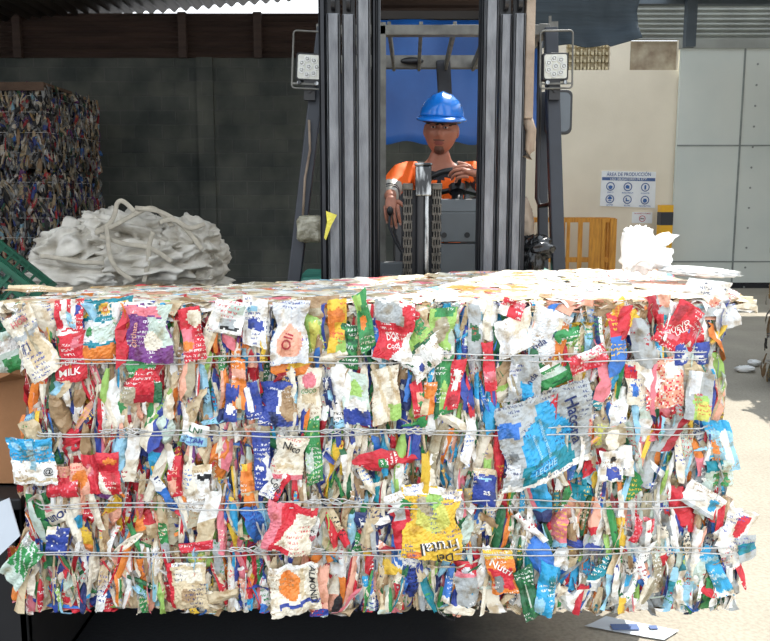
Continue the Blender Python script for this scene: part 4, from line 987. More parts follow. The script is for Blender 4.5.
mb = MB(); mb.box((X(524, MD), MD+.06, .12), (X(529, MD), MD+.10, Z(118, MD))); mb.build('hose_guard', M['mastdark'], fk)
mb = MB(); mb.tube([P(527, 118, MD+.04), P(531, 130, MD+.05), P(530, 150, MD+.05), P(527, 158, MD+.05)], .022, 8); mb.build('hose_clamp', M['rust'], fk)
for a, b in ((328, 340), (343, 355), (499, 510), (513, 523)):      # dark roller housings over the inner rails
    mb = MB(); xa, xb = X(a, MD), X(b, MD); mb.box((xa, MD+.05, zi), (xb, MD+.08, ZTOP)); mb.box((xa, MD+.01, zi+.09), (xb, MD+.05, ZTOP)); mb.disc(((xa+xb)/2-.008, MD+.03, zi+.05), (1, 0, 0), .035, .016, 20)
    mb.build('mast_roller', M['black'], fk)
for (z0, z1) in ((2.86, 3.0), (.55, .68), (.2, .32)):
    mb = MB(); mb.box((X(328, MD), MD+.085, z0), (X(522, MD), MD+.13, z1)); mb.build('mast_crossbar', M['mastdark'], fk, bevel=.005)
# hydraulic hoses along the inner left rail
for k in range(2):
    mb = MB(); mb.tube([(X(374+4*k, MD+.1), MD+.1, .4), (X(374+4*k, MD+.1), MD+.1, 1.6), (X(375+4*k, MD+.1), MD+.1, 3.)], .009, 8); mb.build('hydraulic_hose', M['black'], fk)
# lift cylinder and chains
CD = 3.60
ct_ = Z(163, CD)
mb = MB(); mb.disc((X(421, CD), CD, .3), (0, 0, 1), .020, Z(190, CD)-.3, 20); mb.build('lift_cylinder', M['black'], fk)
mb = MB(); mb.disc((X(427.3, CD), CD-.01, .3), (0, 0, 1), .011, Z(190, CD)-.28, 20); mb.build('piston_rod', M['chrome'], fk)
mb = MB(); a, b = X(415.5, CD), X(431.5, CD); mb.box((a, CD-.03, Z(196, CD)), (b, CD+.03, Z(166, CD))); mb.box((a-.004, CD-.036, Z(166, CD)), (b+.004, CD+.036, ct_)); mb.build('cylinder_head', M['chrome'], fk, bevel=.006)
mb = MB(); mb.box((X(403, CD), CD+.03, .3), (X(413, CD), CD+.05, Z(189, CD))); mb.box((X(431, CD), CD+.03, .3), (X(442, CD), CD+.05, Z(189, CD))); mb.box((X(412, CD), CD+.02, .3), (X(417, CD), CD+.04, Z(190, CD))); mb.box((X(429, CD), CD+.02, .3), (X(433, CD), CD+.04, Z(198, CD))); mb.build('chain_guide', M['mastdark'], fk)
for px in (407.5, 436.5):
    mb = MB(); xc = X(px, CD, 230); z = .5; i = 0; zt3 = Z(190, CD)
    while z < zt3:
        for k in ((-.016, -.006, .006, .016) if i % 2 == 0 else (-.011, 0., .011)):
            mb.box((xc+k-.0022, CD-.012, z-.004), (xc+k+.0026, CD+.016, z+.040))
        mb.disc((xc-.02, CD, z+.004), (1, 0, 0), .006, .040, 10); z += .034; i += 1
    mb.build('lift_chain', M['chain'], fk)
    mb = MB(); mb.box((xc-.022, CD-.02, zt3), (xc+.022, CD+.025, zt3+.028)); mb.build('chain_anchor', M['chain'], fk, bevel=.004)
# carriage, load backrest and forks
mb = MB()
for z0, z1 in ((.30, .40), (.74, .84)): mb.box((MX-.48, BW+.055, z0), (MX+.48, BW+.10, z1))
for x in (-.40, -.15, .15, .40): mb.box((MX+x-.02, BW+.055, .3), (MX+x+.02, BW+.09, 1.15))
mb.box((MX-.42, BW+.055, 1.12), (MX+.42, BW+.09, 1.16)); mb.box((MX-.2, BW+.09, .32), (MX-.15, MD+.1, .8)); mb.box((MX+.15, BW+.09, .32), (MX+.2, MD+.1, .8))
mb.build('fork_carriage', M['mastdark'], fk, bevel=.004)
for s in (-.29, .29):
    mb = MB(); z0 = ZB-.035
    mb.box((MX+s-.055, 2.50, z0), (MX+s+.055, BW+.05, z0+.03)); mb.box((MX+s-.055, BW+.015, z0), (MX+s+.055, BW+.055, .86)); mb.build('fork', M['mastdark'], fk, bevel=.004)
# body
BX = X(430, 4.3)
mb = MB(); mb.box((BX-.50, 3.85, .22), (BX+.50, 5.55, .50)); mb.build('chassis', M['mastdark'], fk, bevel=.02)
mb = MB(); mb.prism([(BX-.48, 4.45, .5), (BX-.48, 5.2, .5), (BX-.48, 5.2, 1.08), (BX-.48, 4.55, 1.02)], (1, 0, 0), .96); mb.build('engine_hood', M['truck'], fk, bevel=.03)
mb = MB(); mb.prism([(BX-.52, 5.2, .25), (BX-.52, 5.75, .3), (BX-.52, 5.85, .75), (BX-.52, 5.7, 1.12), (BX-.52, 5.2, 1.14)], (1, 0, 0), 1.04); mb.build('counterweight', M['mastdark'], fk, bevel=.05)
for x in (-.5, .5):
    for y, r in ((3.98, .33), (5.25, .27)):
        if x > 0: c = (BX+x-.09, y, r)
        else: c = (BX+x-.09, y, r)
        w = MB(); w.smooth = False; w.disc(c, (1, 0, 0), r, .18, 36, inner=r*.55); wo = w.build('wheel', M['rubber'], fk, bevel=.02)
        w = MB(); w.disc((c[0]+.02, y, r), (1, 0, 0), r*.56, .14, 24); w.disc((c[0], y, r), (1, 0, 0), r*.2, .18, 16); w.build('wheel_hub', M['truck'], wo)
# floor plate and cowl
mb = MB(); mb.box((BX-.46, 3.9, .5), (BX+.46, 4.5, .54)); mb.build('floor_plate', M['cowl'], fk)
CWD = 3.95
mb = MB(); xa, xb = X(441.5, CWD), X(492, CWD); zm = Z(243, CWD)
mb.box((xa, CWD+.01, .52), (xb, CWD+.10, zm-.003)); mb.box((xa, CWD, zm+.003), (xb, CWD+.10, Z(212, CWD))); mb.prism([(xa, CWD, Z(212, CWD)), (xa, CWD+.1, Z(212, CWD)), (xa, CWD+.1, Z(199, CWD)), (xa, CWD+.02, Z(199, CWD))], (1, 0, 0), xb-xa)
cw = mb.build('dashboard_cowl', M['cowl'], fk, bevel=.006)
mb = MB()
for px in (444, 467): mb.disc(P(px, 235, CWD+.004), (0, -1, 0), .013, .008, 16)
mb.build('cowl_bolt', M['black'], cw)
mb = MB(); mb.box((X(375, 4.1), 4.1, .52), (X(441, 4.1), 4.16, Z(262, 4.1))); mb.box((X(382, 4.05), 4.02, Z(280, 4.05)), (X(404, 4.05), 4.3, Z(274, 4.05))); mb.build('lower_dash', M['cowl'], fk, bevel=.01)
# levers
for k, pts in enumerate((((390, 214), (389, 226), (395, 241), (404, 256), (410, 270)), ((396, 222), (395, 234), (400, 248), (408, 262)))):
    mb = MB(); mb.tube([P(x, y, 4.02+.05*k) for x, y in pts], .006, 8); lv = mb.build('control_lever', M['mastdark'], fk)
    mb = MB(); mb.ball(P(pts[0][0], pts[0][1]-3, 4.02+.05*k), (.016, .016, .022), 12, 8); mb.build('lever_knob', M['black'], lv)
# steering wheel
WC = P(457, 187, 4.10); wr_ = .155; nW = Vector((0, .5, .87)).normalized(); uW = Vector((1, 0, 0)); vW = nW.cross(uW)
sw = MB(); sw.tube([WC+uW*wr_*math.cos(a)+vW*wr_*math.sin(a) for a in [2*math.pi*i/40 for i in range(40)]], .0145, 10, closed=True, ref=tuple(nW)); swo = sw.build('steering_wheel', M['black'], fk)
sw = MB()
for a in (90, 210, 330): q = math.radians(a-180); sw.bar(WC-nW*.01, WC+uW*wr_*math.cos(q)+vW*wr_*math.sin(q), .028, .012, up=tuple(nW))
sw.disc(WC-nW*.03, nW, .04, .035, 20); sw.build('wheel_spoke', M['black'], swo)
sw = MB(); sw.tube([WC-nW*.02, WC-nW*.17], .028, 12); sw.build('steering_column', M['black'], fk)
# seat
SX = .275
mb = MB(); mb.box((SX-.24, 4.5, 1.06), (SX+.24, 4.98, 1.16)); st = mb.build('seat', M['black'], fk, bevel=.04)
mb = MB(); mb.box((SX-.23, 4.93, 1.14), (SX+.23, 5.05, 1.62), Rx(-8)); mb.build('seat_backrest', M['black'], st, bevel=.05)
# overhead guard
GF = 4.12; GR = 5.25; zg = Z(29, GF)
pil = {}
def pill(a, b, Da, Db, w, d, nm='guard_pillar', m='pillar'):
    mb = MB(); mb.bar(P(a[0], a[1], Da), P(b[0], b[1], Db), w, d, up=(0, 1, 0)); return mb.build(nm, M[m], fk, bevel=.006)
for (a, b) in (((316, 92), (294, 284)), ((553, 96), (558.5, 284))):
    p0, p1 = P(*a, 4.05), P(*b, 3.95); dirn = (p1-p0)/(p0.z-p1.z)
    top = p0-dirn*(zg-p0.z); bot = p1+dirn*(p1.z-.5)*.0; bot = Vector((p1.x+dirn.x*(p1.z-.5)*.3, p1.y-.0, .5))
    top = Vector((top.x, 4.1, zg))
    mb = MB(); mb.bar(p1, top, .062, .05, up=(0, 1, 0)); mb.bar(bot, p1+Vector((0, 0, .01)), .062, .05, up=(0, 1, 0)); mb.build('guard_pillar', M['pillar'], fk, bevel=.006)
xl_, xr_ = X(318, GF, 60), X(550, GF, 60)
mb = MB(); mb.box((xl_, GF, Z(35, GF)), (xr_, GF+.06, Z(24.5, GF))); mb.build('guard_crossbar', M['guard'], fk, bevel=.005)
xl2, xr2 = BX-.50, BX+.50
mb = MB(); mb.box((xl2, GR, Z(68, GR)), (xr2, GR+.06, Z(55, GR))); mb.build('guard_crossbar', M['guard'], fk, bevel=.005)
for sx_ in (-1, 1):
    mb = MB(); mb.bar((BX+sx_*.52, GF, zg), (BX+sx_*.50, GR+.05, zg-.02), .05, .05); mb.build('guard_crossbar', M['guard'], fk, bevel=.005)
    mb = MB(); mb.bar((BX+sx_*.50, GR+.03, zg), (BX+sx_*.50, GR+.25, 1.1), .06, .06); mb.build('guard_pillar', M['pillar'], fk, bevel=.006)
for px in (389, 421, 455, 350, 490, 520):
    a = P(px, 27, GF+.03); b = Vector((a.x+.035, GR+.03, zg-.005)); mb = MB(); mb.bar(Vector((a.x, a.y, zg+.015)), b, .018, .05, up=(0, 0, 1)); mb.build('guard_slat', M['guard'], fk, bevel=.003)
mb = MB(); p = P(412, 61, GR-.02); mb.ball(p, (.07, .02, .022), 16, 8); mb.build('dome_lamp', M['black'], fk)
mb = MB(); mb.bar(P(443, 60, GR), P(445, 96, GR), .085, .03); mb.build('seat_belt_panel', M['mastdark'], fk, bevel=.01)
mb = MB(); mb.box((X(380, GF), GF, .9), (X(386, GF), GF+.03, Z(22, GF))); mb.build('window_post', M['guard'], fk, bevel=.003)
# rear right grab bar and mirror
mb = MB(); mb.tube([P(540, 40, 4.3), P(539, 110, 4.3), P(537, 198, 4.3), P(540, 206, 4.28), P(546, 205, 4.2), P(556, 203, 4.08)], .012, 8); mb.build('grab_bar', M['black'], fk)
mb = MB(); mb.bar(P(542, 92, 4.38), P(543, 272, 4.38), .05, .04, up=(0, 1, 0)); mb.build('side_post', M['pillar'], fk, bevel=.005)
mb = MB(); mb.bar(P(554, 22, 4.3), P(554, 55, 4.3), .035, .03); mb.bar(P(550, 16, 4.29), P(550, 50, 4.29), .012, .012); mb.build('mirror_bracket', M['guard'], fk)
def rrect(c, w, h, r, k=6):
    out = []
    for cx_, cz_, a0 in ((w/2-r, h/2-r, 0), (-w/2+r, h/2-r, 90), (-w/2+r, -h/2+r, 180), (w/2-r, -h/2+r, 270)):
        for i in range(k+1): a = math.radians(a0+90*i/k); out.append(c+Vector((cx_+r*math.cos(a), 0, cz_+r*math.sin(a))))
    return out
c = P(559, 112, 4.2); s = 4.2/870
mb = MB(); mb.prism(rrect(c, 27*s, 44*s, .03), (0, 1, 0), .03); mr_ = mb.build('rear_mirror', M['black'], fk, bevel=.006)
mb = MB(); mb.prism(rrect(c-Vector((0, .003, 0)), 22*s, 38*s, .025), (0, 1, 0), .004); mb.build('mirror_back', M['mirror'], mr_)
# work lamps
def lamp(px, py, D, tilt, par):
    c = P(px, py, D); s = D/872; R = Ry(tilt)
    mb = MB(); w, h = 26*s, 27*s
    mb.prism([c+R@(v-c) for v in rrect(c, w, h, .012)], (0, 1, 0), .05); lo = mb.build('work_lamp', M['black'], par, bevel=.004)
    mb = MB(); mb.prism([c+R@(v-c) for v in rrect(c-Vector((0, .004, 0)), w*.86, h*.86, .01)], (0, 1, 0), .006); mb.build('lamp_lens', M['lens'], lo)
    for i in range(8):
        a = i/7*2*math.pi; rr = .036 if i < 7 else 0
        mb = MB(); q = c+R@Vector((rr*math.cos(a), -.006, rr*math.sin(a))); mb.disc(q, (0, -1, 0), .0135, .004, 16, inner=.009); mb.ball(q, (.008, .004, .008), 10, 6); mb.build('lamp_reflector', M['reflector'], lo)
    # wire cage
    mb = MB(); o = Vector((0, -.02, .020)); pts = [c+R@(v-c) for v in rrect(c+Vector((0, -.018, 6*s)), 32*s, 55*s, .015)]; mb.tube(pts, .0045, 7, closed=True, ref=(0, 1, 0)); 
    mb.bar(c+R@Vector((-16*s, -.018, -17*s)), c+R@Vector((16*s, -.018, -17*s)), .008, .008)
    mb.build('lamp_cage', M['guard'], lo)
    mb = MB()
    for q in (-.04, .04): mb.disc(c+R@Vector((q, -.02, -16*s)), (0, -1, 0), .009, .012, 10)
    mb.build('bracket_bolt', M['chrome'], lo)
    mb = MB(); mb.box(tuple(c+Vector((-.025, 0, -32*s))), tuple(c+Vector((.025, .03, -13*s)))); mb.disc(c+Vector((0, -.001, -23*s)), (0, -1, 0), .010, .008, 10); mb.build('lamp_bracket', M['black'], lo)
lamp(309, 67, 4.0, 3, fk); lamp(555.5, 66.5, 4.0, -1, fk)
# plastic-wrapped box tied to the left pillar, yellow scrap on the rail
mb = MB(); c = P(311, 229, 3.9); lump(mb, c, (.062, .05, .060), 61, .16, 40, 28, fold=2.5, sq=.35); mb.build('wrapped_box', M['tape'], fk)
mb = MB(); mb.prism([P(326, 211, 3.49), P(337, 215, 3.485), P(331, 226, 3.49), P(326, 240, 3.49), P(324, 238, 3.49), P(327, 222, 3.48)], (0, 1, 0), .006); mb.build('yellow_scrap', M['yellowrag'], fk)
mb = MB(); mb.tube([P(309, 120, 4.0), P(310, 150, 3.98), P(305, 178, 3.95), P(303, 215, 3.92)], .006, 6); mb.build('lamp_cable', M['rust'], fk)
mb = MB(); mb.box((X(296, 4.0), 3.95, .5), (X(331, 4.0), 4.4, Z(276, 4.0))); mb.build('fender', M['teal'], fk, bevel=.015)
mb = MB(); mb.box((X(533, 4.0), 3.95, .5), (X(556, 4.0), 4.4, Z(270, 4.0))); mb.build('fender', M['teal'], fk, bevel=.015)
# black bag and dark jacket bundle right of the mast
mb = MB(); lump(mb, P(538, 248, 3.85), (.075, .09, .06), 71, .3, 40, 26, fold=1.3); lump(mb, P(530, 262, 3.85), (.06, .09, .12), 72, .35, 40, 26)
o = mb.build('black_plastic_bag', M['blackbag']); tag(o, 'crumpled black plastic bag tucked on the forklift right of the mast', 'bag')
mb = MB(); lump(mb, P(524, 222, 4.0), (.045, .06, .13), 75, .25, 32, 24, Ry(-8)); mb.build('grease_canister', M['rust'], fk)

# ------------------------------------------------------------ THE DRIVER
def skin(verts, edges, sub=2, roots=(0,)):
    """verts: (point, rx, ry); returns evaluated vertices and faces"""
    me = bpy.data.meshes.new('body'); me.from_pydata([tuple(v[0]) for v in verts], edges, [])
    o = bpy.data.objects.new('body', me); C.objects.link(o)
    m = o.modifiers.new('skin', 'SKIN'); m.use_smooth_shade = True
    sv = me.skin_vertices[0].data
    for i, v in enumerate(verts): sv[i].radius = (v[1], v[2] if len(v) > 2 else v[1]); sv[i].use_root = i in roots
    s = o.modifiers.new('sub', 'SUBSURF'); s.levels = sub; s.render_levels = sub
    dg = bpy.context.evaluated_depsgraph_get(); dg.update(); e = o.evaluated_get(dg).to_mesh()
    vs = [v.co.copy() for v in e.vertices]; fs = [tuple(p.vertices) for p in e.polygons]
    o.evaluated_get(dg).to_mesh_clear(); bpy.data.objects.remove(o); bpy.data.meshes.remove(me)
    return vs, fs
HC = P(441, 131, 4.40); HC.z -= .002
pelvis = Vector((.275, 4.74, 1.22)); nb = Vector((HC.x-.004, 4.46, 1.765))
shL = P(405, 170, 4.47); shR = P(475, 170, 4.47)
elL = P(389, 192, 4.26); wrL = P(391, 197, 4.06)
elR = P(495, 200, 4.16); wrR = P(477, 174, 3.93)
person = empty('person', (.275, 4.6, 0.54), 'forklift driver in orange shirt and blue hard hat, one hand on the steering wheel', 'person')
B_ = [(pelvis, .13, .11), (Vector((.275, 4.70, 1.36)), .125, .10), (Vector((.278, 4.62, 1.5)), .14, .10), (Vector((.28, 4.53, 1.66)), .13, .09), (nb, .058, .058), (HC+Vector((.002, .03, -.07)), .052, .052),
      (shL, .052, .05), (elL, .042, .040), (wrL, .028, .022), (shR, .052, .05), (elR, .042, .04), (wrR, .029, .023),
      (pelvis+Vector((-.10, -.05, 0)), .085, .08), (Vector((.14, 4.34, 1.20)), .062, .062), (Vector((.12, 4.20, .78)), .045, .045), (Vector((.12, 4.22, .62)), .035, .035), (Vector((.12, 4.10, .58)), .035, .025),
      (pelvis+Vector((.10, -.05, 0)), .085, .08), (Vector((.40, 4.34, 1.20)), .062, .062), (Vector((.42, 4.20, .78)), .045, .045), (Vector((.42, 4.22, .62)), .035, .035), (Vector((.42, 4.10, .58)), .035, .025)]
E_ = [(0, 1), (1, 2), (2, 3), (3, 4), (4, 5), (3, 6), (6, 7), (7, 8), (3, 9), (9, 10), (10, 11), (0, 12), (12, 13), (13, 14), (14, 15), (15, 16), (0, 17), (17, 18), (18, 19), (19, 20), (20, 21)]
bv, bf = skin(B_, E_)
body = MB(); body.smooth = True; body.add(bv, bf)
# hands: palm plus five separate finger chains
def hand(wrist, palm_dir, back_n, side, curl, spread=.12, scale=1., thumb=(.6, .35)):
    """side=+1: thumb towards palm_dir x back_n"""
    d = Vector(palm_dir).normalized(); n = Vector(back_n); n = (n-d*n.dot(d)).normalized(); t = d.cross(n)*side; S_ = scale
    V = []; E = []; R = []
    V += [(wrist-d*.01, .026*S_, .02*S_), (wrist+d*.035*S_, .034*S_, .018*S_), (wrist+d*.075*S_, .036*S_, .015*S_)]; E += [(0, 1), (1, 2)]; R.append(0)
    vs, fs = skin(V, E, 2, R); out = [(vs, fs, 0)]; nails = []
    for k, (off, L) in enumerate(((.030, .072), (.010, .080), (-.011, .075), (-.030, .060))):
        p = wrist+d*(.068-.006*abs(k-1.2))*S_+t*off*S_; dd = (d+t*off*spread*20*.3).normalized(); pts = [(p-dd*.02, .0095*S_, .009*S_), (p, .0095*S_, .009*S_)]
        ang = 0
        for j, (seg, c_) in enumerate(((.44, .8), (.31, 1.1), (.25, .9))):
            ang += curl*c_*(1+.08*k); q = dd*math.cos(ang)-n*math.sin(ang); p = p+q*L*seg*1.1*S_; pts.append((p, (.009-.0009*j)*S_, (.0085-.0009*j)*S_))
        vs, fs = skin(pts, [(i, i+1) for i in range(len(pts)-1)], 2); out.append((vs, fs, 0))
        nn = (n*math.cos(ang)+dd*math.sin(ang)); nails.append((p-q*.003+nn*.0062*S_, q, nn))
    p = wrist+d*.02*S_+t*.024*S_; td = (d*thumb[0]+t*.75-n*thumb[1]).normalized(); pts = [(p, .013*S_, .012*S_)]
    for seg in (.036, .030, .024):
        p = p+td*seg*S_; pts.append((p, .0115*S_, .0105*S_)); td = (td+d*.35-n*.2).normalized()
    vs, fs = skin(pts, [(0, 1), (1, 2), (2, 3)], 2); out.append((vs, fs, 0)); nails.append((p+n*.009*S_, td, n))
    return out, nails
def put_hand(args):
    o_, nl = hand(*args)
    for vs, fs, m_ in o_: body.cur = 0; body.smooth = True; body.add(vs, fs)
    body.cur = 4
    for p, q, nn in nl:
        x = q.cross(nn).normalized(); Rm = Matrix((x, q.normalized(), nn.normalized())).transposed(); body.ball(p, (.0055, .007, .002), 10, 6, Rm)
    body.cur = 0
put_hand((wrL, (0.05, -.45, -1), (-.25, -1, .4), -1, .28))
put_hand((wrR, (-.93, -.12, .20), (.25, -.72, .62), 1, .55))
# head
yaw = Rz(-9)@Ry(3)
HN, HM = 64, 48
def gs(x, z, cx_, cz_, sx_, sz_): return math.exp(-((x-cx_)/sx_)**2-((z-cz_)/sz_)**2)
hv = []; hpos = []
for i in range(HM+1):
    ph = -math.pi/2+math.pi*i/HM
    for k in range(HN):
        a = 2*math.pi*k/HN; dx, dy, dz = math.cos(ph)*math.sin(a), -math.cos(ph)*math.cos(a), math.sin(ph)
        wz_ = 1. if dz > -.1 else 1-.20*((-dz-.1)/.9)**1.3
        x = dx*.084*wz_; y = dy*.098*(1 if dz > 0 else 1-.16*(-dz)); z = dz*.118
        y += .012 if dz > 0 else .0
        if dy < 0:
            f = min(1, -dy*1.8); o_ = 0
            o_ += .024*gs(x, z, 0, -.024, .012, .018)+.013*gs(x, z, 0, .002, .009, .022)+.006*gs(x, z, .013, -.030, .008, .008)+.006*gs(x, z, -.013, -.030, .008, .008)
            o_ += .007*gs(x, z, .03, .032, .024, .008)+.007*gs(x, z, -.03, .032, .024, .008)
            o_ -= .010*gs(x, z, .031, .014, .017, .011)+.010*gs(x, z, -.031, .014, .017, .011)
            o_ += .006*gs(x, z, .045, -.015, .018, .018)+.006*gs(x, z, -.045, -.015, .018, .018)
            o_ += .008*gs(x, z, 0, -.054, .024, .006)+.008*gs(x, z, 0, -.066, .020, .006)-.004*gs(x, z, 0, -.060, .024, .003)
            o_ += .011*gs(x, z, 0, -.098, .026, .016)-.004*gs(x, z, 0, -.080, .02, .006)
            y -= o_*f
        hpos.append((x, y, z, dy)); hv.append(HC+yaw@Vector((x, y, z)))
hf = []; hm = []
for i in range(HM):
    for k in range(HN):
        q = (i*HN+k, i*HN+(k+1) % HN, (i+1)*HN+(k+1) % HN, (i+1)*HN+k); hf.append(q)
        x, y, z, dy = [sum(hpos[j][c_] for j in q)/4 for c_ in range(4)]
        m_ = 0
        if dy < -.2:
            if (abs(x) < .024 and -.0735 < z < -.0505 and (abs(x)/.025)**2+((z+.061)/.011)**2 < 1): m_ = 1
            elif ((x/.027)**2+((z+.096)/.021)**2 < 1) or (abs(x) < .025 and -.050 < z < -.044): m_ = 2
        hm.append(m_)
o0 = len(body.v); body.v += hv
for q, m_ in zip(hf, hm): body.f.append([j+o0 for j in q]); body.mi.append(m_); body.sm.append(True)
for s in (-1, 1):
    body.cur = 3; body.ball(HC+yaw@Vector((s*.031, -.0795, .014)), (.0115, .011, .0062), 16, 10, yaw)
    body.cur = 5; body.ball(HC+yaw@Vector((s*.031-.001, -.0885, .0135)), (.0052, .003, .0052), 12, 8, yaw)
    body.cur = 0; body.ball(HC+yaw@Vector((s*.031, -.082, .0225)), (.0155, .010, .0055), 14, 8, yaw)      # upper lid
    body.ball(HC+yaw@Vector((s*.031, -.081, .0065)), (.014, .008, .0035), 14, 8, yaw)
    # ear
    body.ball(HC+yaw@Vector((s*.081, .012, .002)), (.009, .020, .033), 16, 10, yaw@Rz(s*-18)); body.ball(HC+yaw@Vector((s*.086, .008, -.004)), (.006, .010, .018), 12, 8, yaw)
    body.cur = 2; body.tube([HC+yaw@Vector((s*q, -.094+abs(q-.03)*.25, .031+.004*math.sin((q-.012)/.036*3.1))) for q in (.013, .022, .031, .040, .048)], [.002, .0036, .0038, .003, .0014], 7)
bo = body.build('body', [M['skin'], M['lips'], M['beard'], M['eyewhite'], M['nail'], M['iris']], person)
# hair under the hat
mb = MB(); vs = []
n0 = 40
for i in range(13):
    ph = math.radians(4+86*i/12)
    for k in range(n0):
        a = 2*math.pi*k/n0; p = Vector((math.cos(ph)*math.sin(a)*.081, -math.cos(ph)*math.cos(a)*.101+.012, .0+math.sin(ph)*.12))
        if i == 0: p.z = .045 if math.cos(a) > .3 else (-.03 if math.cos(a) < -.1 else .01)
        vs.append(HC+yaw@p)
mb.smooth = True; mb.add(vs, [(i*n0+k, i*n0+(k+1) % n0, (i+1)*n0+(k+1) % n0, (i+1)*n0+k) for i in range(12) for k in range(n0)]); mb.build('hair', M['hair'], person)
# hard hat
mb = MB(); vs = []; HT = yaw@Rx(4)
def hp(a, ph, ex=0.):
    r = 1+.0*a; x = math.cos(ph)*math.sin(a)*(.112+ex); y = -math.cos(ph)*math.cos(a)*(.130+ex)+.008; z = .072+math.sin(ph)*(.118+ex)
    rid = math.exp(-(x/.016)**2)*.007*max(0, math.sin(ph)) if True else 0
    rid += sum(math.exp(-((x-q)/.008)**2)*.004*max(0, math.sin(ph)) for q in (-.045, .045))
    return HC+HT@Vector((x, y, z+rid))
n0 = 72
for i in range(19):
    for k in range(n0): vs.append(hp(2*math.pi*k/n0, math.radians(90*i/18)))
mb.smooth = True; mb.add(vs, [(i*n0+k, i*n0+(k+1) % n0, (i+1)*n0+(k+1) % n0, (i+1)*n0+k) for i in range(18) for k in range(n0)])
vs = []
for j in range(4):
    for k in range(n0):
        a = 2*math.pi*k/n0; fr = max(0, math.cos(a))**2; ex = (.0, .006+.030*fr*.6, .012+.045*fr, .010+.043*fr)[j]; zz = (.072, .066-.004*fr, .060-.010*fr, .055-.010*fr)[j]
        vs.append(HC+HT@Vector((math.sin(a)*(.112+ex), -math.cos(a)*(.130+ex)+.008, zz)))
mb.add(vs, [(j*n0+k, j*n0+(k+1) % n0, (j+1)*n0+(k+1) % n0, (j+1)*n0+k) for j in range(3) for k in range(n0)]); mb.smooth = False
ho = mb.build('hard_hat', M['hat'], person); s_ = ho.modifiers.new('solid', 'SOLIDIFY'); s_.thickness = .003
mb = MB(); mb.tube([HC+HT@Vector((math.sin(a)*.092, -math.cos(a)*.110+.008, .054)) for a in [2*math.pi*i/32 for i in range(32)]], .007, 8, flat=1.8, closed=True); mb.build('hat_band', M['black'], ho)
# shirt
sh = [(pelvis+Vector((0, 0, .03)), .155, .135), (Vector((.275, 4.69, 1.38)), .145, .12), (Vector((.278, 4.61, 1.52)), .155, .115), (Vector((.28, 4.525, 1.665)), .145, .105), (nb+Vector((0, .01, -.012)), .082, .075),
      (shL+Vector((0, 0, -.004)), .070, .064), (elL.lerp(shL, .35), .068, .062), (elL, .060, .056), (elL.lerp(wrL, .62), .046, .044), (shR+Vector((0, 0, -.004)), .070, .064), (elR.lerp(shR, .35), .066, .060), (elR, .058, .052), (elR.lerp(wrR, .2), .052, .048)]
sv_, sf = skin(sh, [(0, 1), (1, 2), (2, 3), (3, 4), (3, 5), (5, 6), (6, 7), (7, 8), (3, 9), (9, 10), (10, 11), (11, 12)], 3)
mb = MB(); mb.smooth = True; mb.v = list(sv_)
ax = (wrL-elL).normalized()
for q in sf:
    c = sum((sv_[j] for j in q), Vector())/len(q); m_ = 0
    if (c-wrL).length < .40 and c.x < shL.x+.03:
        t = (c-elL).dot(ax)
        if t > -.02 and (c-elL-ax*t).length < .09: m_ = 1 if (.025 < t < .05 or .075 < t < .095) else 2
    dn = (c-nb)
    if dn.length < .108 or (abs(dn.x) < .012 and dn.z < 0 and c.y < 4.5): m_ = 1
    if m_ == 0 and c.y < 4.6 and (abs(c.x-.43) < .022 and c.z < 1.67): m_ = 1
    mb.f.append(list(q)); mb.mi.append(m_); mb.sm.append(True)
for v in mb.v: v += v.normalized()*0+Vector((0, 0, 0))+Vector((noise.noise(v*14), noise.noise(v*14+Vector((9, 0, 0))), noise.noise(v*11+Vector((0, 7, 0)))))*.010
mb.build('shirt', [M['orange'], M['navyshirt'], M['reflective']], person)
tr = [(pelvis+Vector((0, 0, -.01)), .15, .13), (B_[12][0], .10, .095), (B_[13][0], .078, .076), (B_[14][0], .062, .06), (B_[15][0], .052, .05), (B_[17][0], .10, .095), (B_[18][0], .078, .076), (B_[19][0], .062, .06), (B_[20][0], .052, .05)]
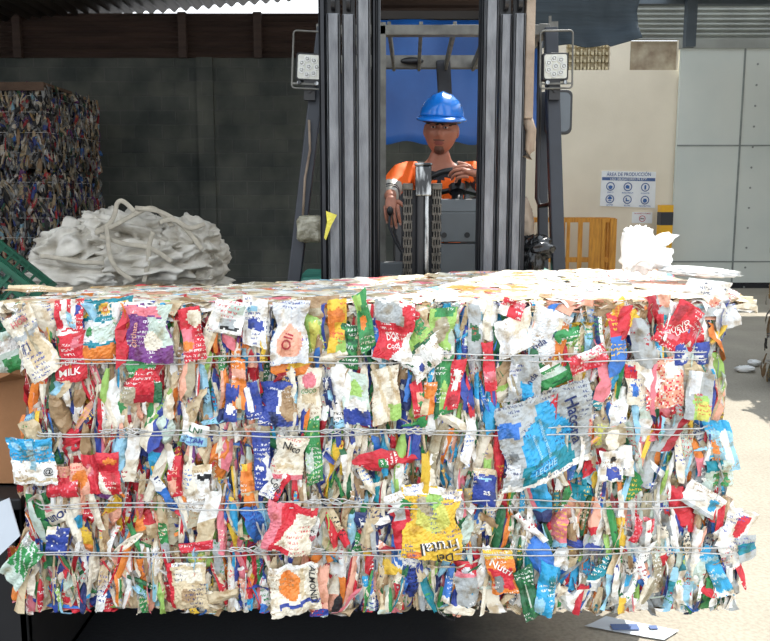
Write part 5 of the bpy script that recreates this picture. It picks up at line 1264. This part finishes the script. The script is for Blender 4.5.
vs, fs = skin(tr, [(0, 1), (1, 2), (2, 3), (3, 4), (0, 5), (5, 6), (6, 7), (7, 8)]); mb = MB(); mb.smooth = True; mb.add(vs, fs); mb.build('trousers', M['trouser'], person)
for i in (15, 20):
    a = B_[i][0]; b = B_[i+1][0]; vs, fs = skin([(a+Vector((0, .02, .02)), .052, .05), (a+Vector((0, .0, -.03)), .052, .04), (b+Vector((0, -.04, -.01)), .045, .03)], [(0, 1), (1, 2)]); mb = MB(); mb.smooth = True; mb.add(vs, fs); mb.build('boot', M['black'], person)

# ------------------------------------------------------------ LIGHT, CAMERA
sun = bpy.data.lights.new('sun', 'SUN'); sun.energy = 7.5; sun.angle = math.radians(.6); sun.color = (1., .955, .87)
so = bpy.data.objects.new('sun', sun); C.objects.link(so); sd = Vector((.36, .62, 1.)).normalized(); so.rotation_euler = sd.to_track_quat('Z', 'Y').to_euler(); so.location = (3, 6, 8)
w = bpy.data.worlds.new('sky'); bpy.context.scene.world = w; w.use_nodes = True
nt = w.node_tree; bg = nt.nodes['Background']; tc = nt.nodes.new('ShaderNodeTexCoord'); sp = nt.nodes.new('ShaderNodeSeparateXYZ'); rp = nt.nodes.new('ShaderNodeValToRGB')
nt.links.new(tc.outputs['Generated'], sp.inputs[0]); nt.links.new(sp.outputs['Z'], rp.inputs[0]); nt.links.new(rp.outputs[0], bg.inputs['Color'])
rp.color_ramp.elements[0].position = 0; rp.color_ramp.elements[0].color = (.95, .97, 1., 1); rp.color_ramp.elements[1].position = .8; rp.color_ramp.elements[1].color = (.80, .90, 1., 1)
bg.inputs['Strength'].default_value = 2.15
cam = bpy.data.cameras.new('camera'); co = bpy.data.objects.new('camera', cam); C.objects.link(co)
cam.sensor_fit = 'HORIZONTAL'; cam.sensor_width = 36; cam.lens = 36*F/770; cam.clip_end = 200
co.location = (0, 0, CAMZ); co.rotation_euler = (math.pi/2-PITCH, 0, 0)
bpy.context.scene.camera = co
vw = bpy.context.scene.view_settings; vw.view_transform = 'Standard'; vw.look = 'None'; vw.exposure = 0.; vw.gamma = 1; vw.use_curve_mapping = False
